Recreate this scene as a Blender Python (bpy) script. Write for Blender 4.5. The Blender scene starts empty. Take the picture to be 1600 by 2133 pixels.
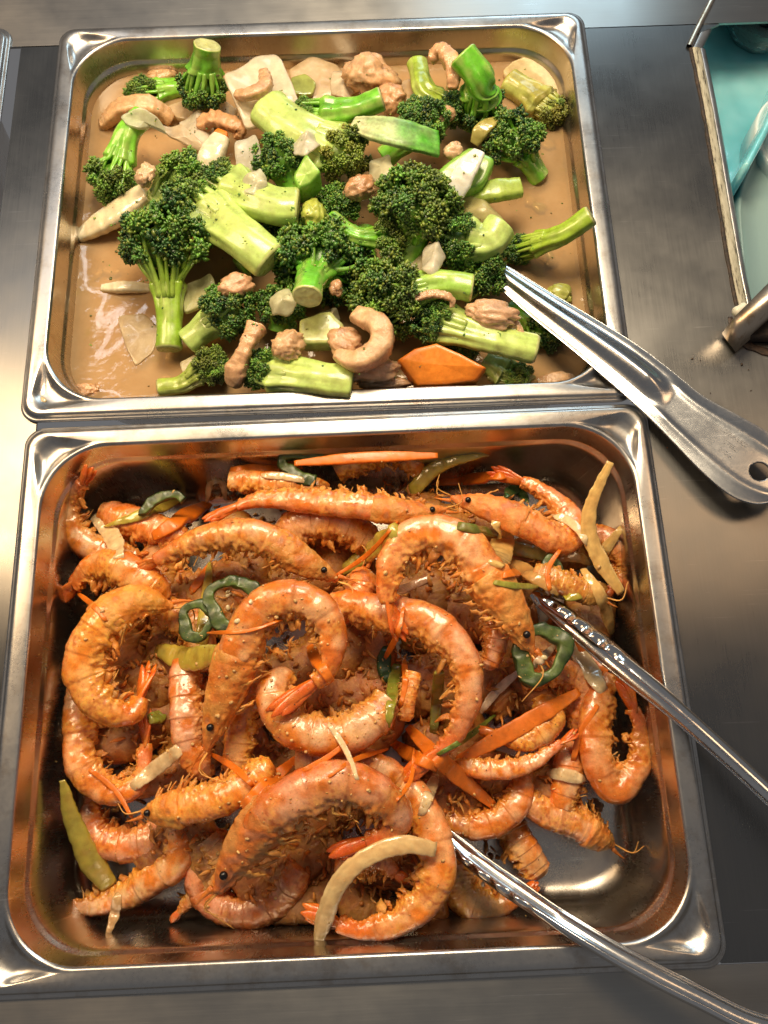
import bpy, math, random
import numpy as np
from mathutils import Matrix, Vector
random.seed(7); rng = np.random.default_rng(11)
S = 0.001                                    # everything below is written in millimetres
sc = bpy.context.scene
col = sc.collection

# ------------------------------------------------------------------ camera
F, IW, IH = 1705.8, 1600.0, 2133.0
CAM = np.array([187.9, -444.2, 392.2])
def euler(a, b, c):
    ca, sa, cb, sb, cc, s_ = math.cos(a), math.sin(a), math.cos(b), math.sin(b), math.cos(c), math.sin(c)
    Rx = np.array([[1,0,0],[0,ca,-sa],[0,sa,ca]]); Ry = np.array([[cb,0,sb],[0,1,0],[-sb,0,cb]]); Rz = np.array([[cc,-s_,0],[s_,cc,0],[0,0,1]])
    return Rz @ Ry @ Rx
CR = euler(0.3021, 0.0066, -0.0355)
cam_d = bpy.data.cameras.new('camera'); cam = bpy.data.objects.new('camera', cam_d); col.objects.link(cam)
m4 = np.eye(4); m4[:3,:3] = CR; m4[:3,3] = CAM*S
cam.matrix_world = Matrix(m4.tolist())
cam_d.sensor_fit = 'HORIZONTAL'; cam_d.sensor_width = 36; cam_d.lens = F*36/IW
cam_d.clip_start = 0.01; cam_d.clip_end = 50
sc.camera = cam

# ------------------------------------------------------------------ light
w = bpy.data.worlds.new('World'); sc.world = w; w.use_nodes = True
bg = w.node_tree.nodes['Background']; bg.inputs[0].default_value = (0.96, 0.95, 0.97, 1); bg.inputs[1].default_value = 0.135
def area(name, loc, target, size, power, color, shape='DISK', size_y=None):
    d = bpy.data.lights.new(name, 'AREA'); d.shape = shape; d.size = size*S; d.energy = power; d.color = color
    if size_y: d.size_y = size_y*S
    o = bpy.data.objects.new(name, d); col.objects.link(o); o.location = Vector(loc)*S
    o.rotation_euler = (Vector(target)-Vector(loc)).to_track_quat('-Z', 'Y').to_euler()
    return o
area('heat_lamp', (-300, -60, 610), (120, -260, -20), 270, 3.2, (1.0, 0.69, 0.38))
area('heat_lamp', (185, 60, 600), (170, -190, -20), 280, 5.0, (1.0, 0.80, 0.54))
area('heat_lamp', (610, -150, 640), (330, -320, 0), 200, .4, (1.0, 0.62, 0.32))
area('window_light', (470, 820, 540), (200, -200, 0), 360, 1.7, (0.62, 0.86, 1.0), 'RECTANGLE', 240)
area('ceiling_tube', (-330, 780, 1480), (160, -250, 0), 900, 1.5, (0.95, 0.97, 1.0), 'RECTANGLE', 34)
vs = sc.view_settings; vs.view_transform = 'Standard'; vs.look = 'None'; vs.gamma = 1; vs.exposure = 0.18; vs.use_curve_mapping = False
sc.cycles.use_denoising = True
sc.cycles.max_bounces = 8; sc.cycles.caustics_reflective = False; sc.cycles.caustics_refractive = False
sc.cycles.sample_clamp_indirect = 4

# ------------------------------------------------------------------ helpers
def at(x, y, z):
    if y < 850 and -23 < z < -15: z -= 2.2           # pieces that float follow the sauce level
    d = CR @ np.array([(x-800)/F, -(y-IH/2)/F, -1.0]); return CAM + (z-CAM[2])/d[2]*d
def pxmm(p):                                  # millimetres per photo pixel at a point
    return (CAM-p) @ CR[:,2] / F
def unit(v):
    v = np.asarray(v, float); return v/np.maximum(np.linalg.norm(v, axis=-1, keepdims=True), 1e-9)
def _h(i, j, k):
    n = (i*374761393 + j*668265263 + k*2147483647*3 + 12345) & 0xffffffff
    n = ((n ^ (n >> 13))*1274126177) & 0xffffffff; n ^= n >> 16
    return (n & 0xffff)/32767.5 - 1
def noise(p, scale=1.0, seed=0):
    q = np.asarray(p)*scale + seed*17.3; f = np.floor(q); t = q-f; t = t*t*(3-2*t); i = f.astype(np.int64)
    r = 0
    for a in (0, 1):
        for b in (0, 1):
            for c in (0, 1):
                wgt = (t[...,0] if a else 1-t[...,0])*(t[...,1] if b else 1-t[...,1])*(t[...,2] if c else 1-t[...,2])
                r = r + wgt*_h(i[...,0]+a, i[...,1]+b, i[...,2]+c)
    return r
def spline(ctrl, n):
    c = np.asarray(ctrl, float)
    if len(c) == 2: c = np.array([c[0], (c[0]+c[1])/2, c[1]])
    e = np.vstack([2*c[0]-c[1], c, 2*c[-1]-c[-2]]); out = []
    for i in range(1, len(e)-2):
        t = np.linspace(0, 1, 24, endpoint=False)[:,None]
        p0, p1, p2, p3 = e[i-1], e[i], e[i+1], e[i+2]
        out.append(.5*((2*p1)+(-p0+p2)*t+(2*p0-5*p1+4*p2-p3)*t**2+(-p0+3*p1-3*p2+p3)*t**3))
    o = np.vstack(out+[c[-1:]]); L = np.r_[0, np.cumsum(np.linalg.norm(np.diff(o, axis=0), axis=1))]
    u = np.linspace(0, L[-1], n)
    return np.stack([np.interp(u, L, o[:,k]) for k in range(3)], 1)
def lerp(a, b, t): return np.asarray(a)*(1-t)+np.asarray(b)*t
def sstep(a, b, x): t = np.clip((x-a)/(b-a), 0, 1); return t*t*(3-2*t)

class MB:
    def __init__(s): s.v = []; s.f = []; s.c = []; s.n = 0
    def add(s, v, faces, c=(1,1,1)):
        v = np.asarray(v, float); c = np.asarray(c, float)
        if c.ndim == 1: c = np.tile(c[:3], (len(v), 1))
        s.v.append(v); s.c.append(c); s.f.append(np.asarray(faces, np.int64)+s.n); s.n += len(v)
    def grid(s, G, c=(1,1,1), wrap=False, cap=True):
        N, K = G.shape[:2]; a = np.arange(N*K).reshape(N, K)
        if wrap: b = np.roll(a, -1, 1); q = np.stack([a[:-1], b[:-1], b[1:], a[1:]], -1).reshape(-1, 4)
        else: q = np.stack([a[:-1,:-1], a[:-1,1:], a[1:,1:], a[1:,:-1]], -1).reshape(-1, 4)
        c = np.asarray(c, float)
        if c.ndim == 3: c = c.reshape(-1, 3)
        v = G.reshape(-1, 3)
        if wrap and cap:
            v = np.vstack([v, G[0].mean(0), G[-1].mean(0)]); n0 = N*K
            i = np.arange(K); j = (i+1) % K
            t0 = np.stack([j, i, np.full(K, n0), np.full(K, n0)], -1); t1 = np.stack([a[-1][i], a[-1][j], np.full(K, n0+1), np.full(K, n0+1)], -1)
            q = np.vstack([q, t0, t1])
            if c.ndim == 2: c = np.vstack([c, c[:K].mean(0), c[-K:].mean(0)])
        s.add(v, q, c)
    def build(s, name, mat, parent=None, origin=(0,0,0), smooth=True, kind=None):
        v = np.vstack(s.v); f = np.vstack(s.f); c = np.vstack(s.c)
        org = np.asarray(origin, float)
        me = bpy.data.meshes.new(name)
        tri = f[:,2] == f[:,3]
        loops = np.concatenate([f[~tri].ravel(), f[tri][:,:3].ravel()])
        nq, nt = int((~tri).sum()), int(tri.sum())
        me.vertices.add(len(v)); me.vertices.foreach_set('co', ((v-org)*S).astype(np.float32).ravel())
        me.loops.add(len(loops)); me.loops.foreach_set('vertex_index', loops.astype(np.int32))
        me.polygons.add(nq+nt)
        st = np.r_[np.arange(nq)*4, nq*4+np.arange(nt)*3]
        me.polygons.foreach_set('loop_start', st.astype(np.int32))
        me.update(calc_edges=True); me.validate()
        at_ = me.color_attributes.new('Col', 'FLOAT_COLOR', 'POINT')
        at_.data.foreach_set('color', np.c_[c, np.ones(len(c))].astype(np.float32).ravel())
        if smooth: me.polygons.foreach_set('use_smooth', np.ones(len(me.polygons), bool))
        me.materials.append(mat)
        o = bpy.data.objects.new(name, me); col.objects.link(o)
        if parent is not None: o.parent = parent
        else: o.location = Vector(org.tolist())*S
        if kind: o['kind'] = kind
        return o
def tag(o, label, cat, group=None, kind=None):
    o['label'] = label; o['category'] = cat
    if group: o['group'] = group
    if kind: o['kind'] = kind
    return o
def thing(name, label, cat, origin, group=None):
    o = bpy.data.objects.new(name, None); col.objects.link(o); o.location = Vector(np.asarray(origin, float).tolist())*S
    o.empty_display_size = .01
    return tag(o, label, cat, group)

def frames(P, U):
    T = unit(np.gradient(P, axis=0)); U = np.broadcast_to(np.asarray(U, float), P.shape)
    U = unit(U-(U*T).sum(1, keepdims=True)*T); L = np.cross(T, U)
    return T, U, L
def sweep(P, U, sec):                          # sec (N,K,2): (lateral, up)
    T, U, L = frames(P, U)
    return P[:,None]+sec[...,0:1]*L[:,None]+sec[...,1:2]*U[:,None]
def ellsec(N, K, a, b, pw=1.0):                # a lateral, b up radii arrays
    th = np.linspace(0, 2*np.pi, K, endpoint=False)
    cs, sn = np.cos(th), np.sin(th)
    x = np.sign(sn)*np.abs(sn)**pw; y = np.sign(cs)*np.abs(cs)**pw
    return np.stack([np.asarray(a).reshape(-1,1)*x[None]*np.ones((N,1)), np.asarray(b).reshape(-1,1)*y[None]*np.ones((N,1))], -1)
def icosa():
    g = (1+5**.5)/2
    v = unit(np.array([[-1,g,0],[1,g,0],[-1,-g,0],[1,-g,0],[0,-1,g],[0,1,g],[0,-1,-g],[0,1,-g],[g,0,-1],[g,0,1],[-g,0,-1],[-g,0,1]]))
    f = np.array([[0,11,5],[0,5,1],[0,1,7],[0,7,10],[0,10,11],[1,5,9],[5,11,4],[11,10,2],[10,7,6],[7,1,8],[3,9,4],[3,4,2],[3,2,6],[3,6,8],[3,8,9],[4,9,5],[2,4,11],[6,2,10],[8,6,7],[9,8,1]])
    return v, f
IV, IF = icosa()
def subd(v, f):
    v = list(map(tuple, v)); m = {}; out = []
    def mid(a, b):
        k = (min(a, b), max(a, b))
        if k not in m: m[k] = len(v); v.append(tuple(unit(np.add(v[a], v[b]))))
        return m[k]
    for a, b, c in f:
        x, y, z = mid(a, b), mid(b, c), mid(c, a); out += [(a,x,z),(b,y,x),(c,z,y),(x,y,z)]
    return np.array(v), np.array(out)
I1V, I1F = subd(IV, IF); I2V, I2F = subd(I1V, I1F); I3V, I3F = subd(I2V, I2F)
def q4(f): return np.c_[f, f[:,2]]

# ------------------------------------------------------------------ materials
def mat(name):
    m = bpy.data.materials.new(name); m.use_nodes = True
    nt = m.node_tree; b = nt.nodes['Principled BSDF']
    return m, nt, b
def node(nt, t, **k):
    n = nt.nodes.new(t)
    for a, v in k.items():
        if a in n.inputs: n.inputs[a].default_value = v
        else: setattr(n, a, v)
    return n
def coords(nt, scale=(1,1,1)):
    tc = node(nt, 'ShaderNodeTexCoord'); mp = node(nt, 'ShaderNodeMapping'); nt.links.new(tc.outputs['Object'], mp.inputs['Vector'])
    mp.inputs['Scale'].default_value = scale
    return mp.outputs['Vector']
def tex(nt, vec, scale, detail=4, rough=.55):
    n = node(nt, 'ShaderNodeTexNoise'); n.inputs['Scale'].default_value = scale; n.inputs['Detail'].default_value = detail; n.inputs['Roughness'].default_value = rough
    nt.links.new(vec, n.inputs['Vector']); return n.outputs['Fac']
def ramp(nt, fac, stops):
    r = node(nt, 'ShaderNodeValToRGB'); el = r.color_ramp.elements
    while len(el) < len(stops): el.new(.5)
    for e, (p, c) in zip(el, stops):
        e.position = p; e.color = (c if hasattr(c, '__len__') else (c, c, c))[:3]+(1,) if hasattr(c, '__len__') else (c, c, c, 1)
    nt.links.new(fac, r.inputs['Fac']); return r.outputs['Color']
def mixc(nt, mode, fac, a, b):
    n = node(nt, 'ShaderNodeMix', data_type='RGBA', blend_type=mode)
    for i, x in ((0, fac), (6, a), (7, b)):
        if isinstance(x, (int, float)): n.inputs[i].default_value = x
        elif isinstance(x, tuple): n.inputs[i].default_value = x+(1,) if len(x) == 3 else x
        else: nt.links.new(x, n.inputs[i])
    return n.outputs[2]
def bump(nt, b, h, strength, dist):
    n = node(nt, 'ShaderNodeBump'); n.inputs['Strength'].default_value = strength; n.inputs['Distance'].default_value = dist
    nt.links.new(h, n.inputs['Height']); nt.links.new(n.outputs['Normal'], b.inputs['Normal']); return n
def setp(b, **k):
    for a, v in k.items():
        b.inputs[a.replace('_', ' ')].default_value = v

def food(name, var=.25, rough=(.25,.5), sss=.15, sr=(4,2,1), bsc=700, bst=.35, bd=.0006, coat=.25, speck=None, coat_r=.12, fine=2600):
    m, nt, b = mat(name); L = nt.links
    vc = node(nt, 'ShaderNodeVertexColor', layer_name='Col').outputs['Color']
    v = coords(nt)
    big = tex(nt, v, 140, 3); fin = tex(nt, v, fine, 3); med = tex(nt, v, bsc, 5, .6)
    c = mixc(nt, 'MULTIPLY', 1.0, vc, ramp(nt, big, [(.3, (1-var,1-var*1.25,1-var*1.5)), (.7, (1+var*.35,)*3)]))
    c = mixc(nt, 'MULTIPLY', 1.0, c, ramp(nt, med, [(.32, (1-var*.8,1-var,1-var*1.2)), (.6, (1.05,1.05,1.05))]))
    if speck:
        vo = node(nt, 'ShaderNodeTexVoronoi', Scale=speck[0]); L.new(v, vo.inputs['Vector'])
        sp = ramp(nt, vo.outputs['Distance'], [(.0, 1.0), (speck[1], 1.0), (speck[1]+.04, 0.0)])
        pick = ramp(nt, tex(nt, v, 300, 2), [(.54, 0.0), (.6, 1.0)])
        f = mixc(nt, 'MULTIPLY', 1.0, sp, pick)
        c = mixc(nt, 'MIX', f, c, speck[2])
    L.new(c, b.inputs['Base Color'])
    L.new(ramp(nt, tex(nt, v, 420, 3), [(.3, rough[0]), (.7, rough[1])]), b.inputs['Roughness'])
    setp(b, Subsurface_Weight=sss, Subsurface_Radius=tuple(x*S for x in sr), Coat_Weight=coat, Coat_Roughness=coat_r)
    b.inputs['Subsurface Scale'].default_value = 1.0
    h = mixc(nt, 'ADD', .75, med, fin)
    bn = bump(nt, b, h, bst, bd)
    L.new(bn.outputs['Normal'], b.inputs['Coat Normal']) if bst > .3 else None
    return m
M = {}
M['shrimp'] = food('shrimp_shell', .18, (.14,.34), .28, (5,2.2,1.0), 1000, .30, .0004, .65, (1300, .12, (.16,.035,.01)))
M['crust'] = food('fried_crust', .2, (.28,.5), .2, (4,1.8,.8), 760, .5, .0009, .4, (1300, .12, (.13,.03,.01)))
M['crown'] = food('broccoli_buds', .35, (.28,.5), .05, (1,1.5,.4), 900, .3, .0004, .25)
M['stalk'] = food('broccoli_stalk', .16, (.22,.42), .2, (3,3.5,1), 300, .12, .0005, .4)
M['pale'] = food('onion_cabbage', .14, (.12,.28), .35, (5,4.5,3), 240, .10, .0006, .9, (900, .1, (.3,.14,.04)), .06)
M['carrot'] = food('carrot', .14, (.3,.48), .08, (4,1.5,.5), 420, .14, .0004, .2, (900, .1, (.25,.05,.01)))
M['chicken'] = food('chicken', .22, (.12,.32), .25, (4,2,1), 420, .32, .0009, .5)
M['green'] = food('pepper_skin', .3, (.26,.45), .12, (1.5,2,.6), 500, .28, .0006, .2, (1100, .1, (.5,.25,.06)))
m, nt, b = mat('eye_black'); setp(b, Base_Color=(.006,.004,.004,1), Roughness=.25); M['eye'] = m

def steel(name, base, r0, r1, aniso=0.0, brush=None, bst=.06, scratch=True, stain=0.0):
    m, nt, b = mat(name); L = nt.links
    setp(b, Metallic=1.0)
    v = coords(nt)
    sp = coords(nt, brush if brush else (1,1,1))
    br = tex(nt, sp, 900 if brush else 500, 4, .7)
    sm = tex(nt, v, 22, 4, .6)
    if stain:
        st = ramp(nt, tex(nt, v, 60, 6, .7), [(.50, 0.0), (.64, stain)])
        c = mixc(nt, 'MIX', st, base, (base[0]*.55, base[1]*.42, base[2]*.30))
    else: c = mixc(nt, 'MIX', 0.0, base, base)
    c = mixc(nt, 'MULTIPLY', 1.0, c, ramp(nt, br, [(.25, .94), (.75, 1.03)]))
    if scratch:                                  # fine scuffs in two directions, broken up
        for k_, rot in enumerate((.5, -1.0)):
            tc = node(nt, 'ShaderNodeTexCoord'); mp = node(nt, 'ShaderNodeMapping'); L.new(tc.outputs['Object'], mp.inputs['Vector']); mp.inputs['Rotation'].default_value = (0, 0, rot); mp.inputs['Scale'].default_value = (12, 900, 12)
            ln = ramp(nt, tex(nt, mp.outputs['Vector'], 1.0, 2, .4), [(.69, 0.0), (.72, 1.0)]); br_ = ramp(nt, tex(nt, v, 45+20*k_, 3, .6), [(.5, 0.0), (.62, .5)])
            c = mixc(nt, 'MIX', mixc(nt, 'MULTIPLY', 1.0, ln, br_), c, (min(1, base[0]*1.7), min(1, base[1]*1.7), min(1, base[2]*1.7)))
    L.new(c, b.inputs['Base Color'])
    rr = mixc(nt, 'MIX', .25, ramp(nt, sm, [(.3, r0), (.7, r1)]), ramp(nt, br, [(.3, r0), (.7, r1)]))
    L.new(rr, b.inputs['Roughness'])
    if aniso:
        b.inputs['Anisotropic'].default_value = aniso
        tg = node(nt, 'ShaderNodeTangent', direction_type='UV_MAP'); L.new(tg.outputs['Tangent'], b.inputs['Tangent'])
    bump(nt, b, br, bst, .0003)
    return m
M['plate_x'] = steel('brushed_steel_across', (.38,.37,.35), .26, .37, .65, (.03,1.6,1), .018)
M['plate_y'] = steel('brushed_steel_along', (.215,.212,.206), .24, .36, .65, (1.6,.03,1), .018)
M['rim'] = steel('pan_rim_steel', (.50,.49,.475), .22, .38, 0, None, .04, stain=.4)
M['basin'] = steel('pan_basin_steel', (.62,.57,.51), .2, .36, 0, (1,1,.08), .05, stain=.25)
M['utensil'] = steel('utensil_steel', (.70,.70,.70), .10, .24, 0, None, .05)
M['bracket'] = steel('bracket_steel', (.55,.46,.36), .25, .4, 0, None, .08, stain=.8)
M['spoon'] = steel('spoon_steel', (.50,.51,.52), .16, .3, 0, None, .07)

m, nt, b = mat('brown_sauce')
v = coords(nt)
c = ramp(nt, tex(nt, v, 26, 5, .65), [(.30, (.46,.30,.145)), (.52, (.56,.38,.20)), (.72, (.64,.46,.26))])
c = mixc(nt, 'MIX', ramp(nt, tex(nt, v, 55, 4, .6), [(.56, 0.0), (.70, .35)]), c, (.42,.34,.09))
nt.links.new(c, b.inputs['Base Color'])
setp(b, Roughness=.06, Coat_Weight=.6, Coat_Roughness=.03, IOR=1.38)
bump(nt, b, tex(nt, v, 70, 3, .5), .25, .002)
tr = node(nt, 'ShaderNodeBsdfTransparent'); tr.inputs[0].default_value = (.95,.78,.5,1)
mx = node(nt, 'ShaderNodeMixShader'); mx.inputs[0].default_value = .42
nt.links.new(b.outputs[0], mx.inputs[1]); nt.links.new(tr.outputs[0], mx.inputs[2]); nt.links.new(mx.outputs[0], nt.nodes['Material Output'].inputs[0])
M['sauce'] = m
m, nt, b = mat('opaque_sauce'); nt.links.new(ramp(nt, tex(nt, coords(nt), 22, 5, .65), [(.3, (.44,.28,.13)), (.7, (.70,.52,.30))]), b.inputs['Base Color']); setp(b, Roughness=.5); M['under_sheet'] = m
def thin(name, alpha, **k):
    m = food(name, **k); nt = m.node_tree; b = nt.nodes['Principled BSDF']; tr = node(nt, 'ShaderNodeBsdfTranslucent'); tr.inputs[0].default_value = (.9,.75,.5,1); t2 = node(nt, 'ShaderNodeBsdfTransparent'); t2.inputs[0].default_value = (1,.9,.75,1)
    a = node(nt, 'ShaderNodeMixShader'); a.inputs[0].default_value = .12; c = node(nt, 'ShaderNodeMixShader'); c.inputs[0].default_value = alpha
    nt.links.new(b.outputs[0], a.inputs[1]); nt.links.new(tr.outputs[0], a.inputs[2]); nt.links.new(a.outputs[0], c.inputs[1]); nt.links.new(t2.outputs[0], c.inputs[2]); nt.links.new(c.outputs[0], nt.nodes['Material Output'].inputs[0]); return m
M['onion'] = thin('clear_onion', .12, var=.14, rough=(.12,.3), sss=.2, sr=(4,3,2), bsc=240, bst=.15, bd=.0006, coat=.5, speck=(900, .1, (.3,.12,.03)), coat_r=.06)
M['leaf'] = thin('cabbage_leaf', .26, var=.14, rough=(.12,.32), sss=.25, sr=(5,4.5,3), bsc=200, bst=.25, bd=.0008, coat=.5, coat_r=.06)

# ------------------------------------------------------------------ pans
def rrect(x0, x1, y0, y1, r, K=12, side=10):
    pts = []
    for (cx, cy, a0) in ((x1-r, y1-r, 0), (x0+r, y1-r, 90), (x0+r, y0+r, 180), (x1-r, y0+r, 270)):
        a = np.radians(np.linspace(a0, a0+90, K)); pts.append(np.c_[cx+r*np.cos(a), cy+r*np.sin(a)])
    out = []
    for i in range(4):
        out.append(pts[i]); p, q = pts[i][-1], pts[(i+1) % 4][0]
        t = np.linspace(0, 1, side+2)[1:-1, None]; out.append(p*(1-t)+q*t)
    return np.vstack(out)
PW, PD, DEPTH = 325.0, 265.0, 65.0
KC, SD = 14, 10
corner_w = np.concatenate([np.r_[np.sin(np.linspace(0, np.pi, KC)), np.zeros(SD)] for _ in range(4)])
def ring(d, r, z, dep=0.0):
    p = rrect(d, PW-d, -PD+d, -d, r, KC, SD)
    zz = np.full(len(p), z) - dep*np.clip(corner_w*1.7-.35, 0, 1)
    return np.c_[p, zz]
def make_pan(loc, ang, label):
    t = thing('food_pan', label, 'pan', loc, 'steel food pans set in the counter')
    t.rotation_euler = (0, 0, ang)
    rim = [ring(0.2, 10, -3.9), ring(0, 10, -3.0), ring(.3, 9.9, -2.5), ring(1.2, 9.5, -2.3), ring(2.0, 9.2, -2.2), ring(2.4, 9, -1.6), ring(2.8, 9, -.6), ring(3.4, 8.8, -.1), ring(4.2, 8.6, .1)]
    MB_ = MB(); G = np.stack(rim+[ring(5.2, 9, .15), ring(6.0, 11, .12, .3), ring(6.8, 14, .08, 2.0), ring(7.5, 18, .05, 3.6), ring(8.2, 21, 0, 4.0), ring(8.9, 24, -.05, 4.0), ring(9.5, 27, -.1, 3.7), ring(10.0, 29.5, -.15, 2.9), ring(10.4, 31, -.2, 1.2), ring(10.9, 32, -.25, .4), ring(11.5, 32.5, -.7, .2), ring(12.0, 32.5, -1.6)])
    MB_.grid(G, wrap=True, cap=False); MB_.build('rim', M['rim'], t)
    mb = MB(); R = [ring(12.0, 32.5, -1.6), ring(12.3, 32.5, -3), ring(13.2, 32.5, -14), ring(13.6, 32.4, -15.2), ring(14.6, 32, -16.2), ring(15.2, 32, -18)]
    for k in np.linspace(0, 1, 6)[1:]: R.append(ring(15.2+3.2*k, 32-1.5*k, -18-33*k))
    for k in np.linspace(0, 1, 8)[1:]:
        a = k*np.pi/2; R.append(ring(18.4+12*(1-np.cos(a)), 30.5-4*k, -51-13*np.sin(a)))
    R += [ring(50, 22, -64.3), ring(90, 15, -64.6), ring(125, 6, -64.8)]
    G = np.stack(R); mb.grid(G, wrap=True, cap=False)
    mb.add(np.vstack([G[-1], G[-1].mean(0)]), [[i, (i+1) % len(G[-1]), len(G[-1]), len(G[-1])] for i in range(len(G[-1]))])
    mb.build('basin', M['basin'], t)
    return t
make_pan((0, 0, 0), 0, 'steel pan of broccoli and chicken in brown sauce')
LP, LA = (4.1, -PD-3.57, 0), 0.0068
make_pan(LP, LA, 'steel pan heaped with fried shrimp')
make_pan((-30-PW, 3, 0), 0, 'steel pan at the left edge, only its rim corner showing')
ZS = -24.0                                     # sauce level

# ------------------------------------------------------------------ counter
CZ = -4.0
def plate(name, poly, z, along_x, m, parent):
    poly = np.asarray(poly, float); n = len(poly)
    mb = MB(); o = poly.mean(0)
    top = np.c_[poly, np.full(n, z)]; bot = np.c_[poly, np.full(n, z-1.5)]
    me = bpy.data.meshes.new(name); vv = np.vstack([top, bot])*S
    fs = [list(range(n))]+[[i, i+n, (i+1) % n+n, (i+1) % n] for i in range(n)]
    me.from_pydata(vv.tolist(), [], fs); me.validate()
    uv = me.uv_layers.new(name='UVMap')
    for l in me.loops:
        co = me.vertices[l.vertex_index].co
        uv.data[l.index].uv = (co.y, co.x) if along_x else (co.x, co.y)   # highlights stretch across the brushing
    me.materials.append(m); ob = bpy.data.objects.new(name, me); col.objects.link(ob); ob.parent = parent
    return ob
counter = bpy.data.objects.new('counter', None); col.objects.link(counter); counter['kind'] = 'structure'
yb, yf = -11.0, -PD*2-3.57-3
WX0, WX1 = 7, PW-4                              # well edges, hidden under the pan rims
plate('back_plate', [(-420, 160), (520, 160), (520, yb), (-420, yb)], CZ, True, M['plate_x'], counter)
plate('front_plate', [(-420, yf+6), (560, yf+6), (560, -760), (-420, -760)], CZ, True, M['plate_x'], counter)
plate('divider_plate', [(-24, yb-.4), (WX0, yb-.4), (WX0+3, yf+6.4), (-24, yf+6.4)], CZ-.3, False, M['plate_y'], counter)
plate('well_edge', [(-420, yb-PD-6), (-24.4, yb-PD-6), (-24.4, yf+6.4), (-420, yf+6.4)], CZ-.3, False, M['plate_y'], counter)
O = lambda x, y: tuple(at(x, y, CZ)[:2])
right = [(WX1, yb-.4), (WX1+7, yf+6.4), (560, yf+6.4), (560, -330), O(1760, 560)]
right += [O(1612, 585), O(1541, 655), O(1522, 560), O(1502, 440), O(1484, 330), O(1464, 215), O(1441, 100), O(1452, 70), (409, yb-.4)]
plate('side_plate', right, CZ-.3, False, M['plate_y'], counter)

# ------------------------------------------------------------------ sauce
mb = MB(); rr = []
for k in np.linspace(0, 1, 26):
    d = 15.6+ (132-15.6)*k; r_ = max(32*(1-k)+.5, .6); rr.append(np.c_[rrect(d, PW-d, -PD+d, -d, r_, KC, 24), np.full(4*(KC+24), ZS)])
G = np.stack(rr); G[...,2] += .5*noise(G, .035, 3)+.22*noise(G, .12, 5); G[0,:,2] += .9; G[1,:,2] += .25
mb.grid(G[::-1], wrap=True, cap=False); mb.add(np.vstack([G[-1], G[-1].mean(0)]), [[i, (i+1) % len(G[-1]), len(G[-1]), len(G[-1])] for i in range(len(G[-1]))]); o = mb.build('sauce', M['sauce'], None, (162, -132, ZS))
G2 = G.copy(); G2[...,2] = ZS-4.5+.5*noise(G, .06, 8); mb = MB(); mb.grid(G2[::-1], wrap=True, cap=False); mb.add(np.vstack([G2[-1], G2[-1].mean(0)]), [[i, (i+1) % len(G2[-1]), len(G2[-1]), len(G2[-1])] for i in range(len(G2[-1]))]); mb.build('opaque_under_sheet', M['under_sheet'], o, (162, -132, ZS))  # added opaque sauce sheet, keeps the dark basin from showing through
tag(o, 'glossy brown sauce pooled around the broccoli', 'sauce', kind='stuff')
# ------------------------------------------------------------------ shared food builders
def path3(pts, z):
    """photo points (x, y[, z]) -> millimetre points"""
    return np.array([at(p[0], p[1], p[2] if len(p) > 2 else z) for p in pts])
def vcol(base, G, amp=.18, sc_=.12, seed=0):
    n = noise(G, sc_, seed); return np.clip(np.asarray(base, float)*(1+amp*n[...,None]), 0, 1)

def tubelet(mb, P, r0, r1, c, K=6, n=7, flat=1.0, up=(0,0,1), mid=None, c1=None):
    P = spline(P, n); t = np.linspace(0, 1, n)
    r = r0+(r1-r0)*t if mid is None else np.interp(t, [0, .5, 1], [r0, mid, r1])
    G = sweep(P, np.asarray(up, float), ellsec(n, K, r, r*flat))
    cc = np.asarray(c, float)[None,None]*np.ones((n, K, 1)) if c1 is None else (np.asarray(c)[None,None]*(1-t)[:,None,None]+np.asarray(c1)[None,None]*t[:,None,None])*np.ones((n, K, 1))
    cc = np.clip(cc*(1+.2*noise(G, .4)[...,None]), 0, 1)
    mb.grid(G, cc, wrap=True)

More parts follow.
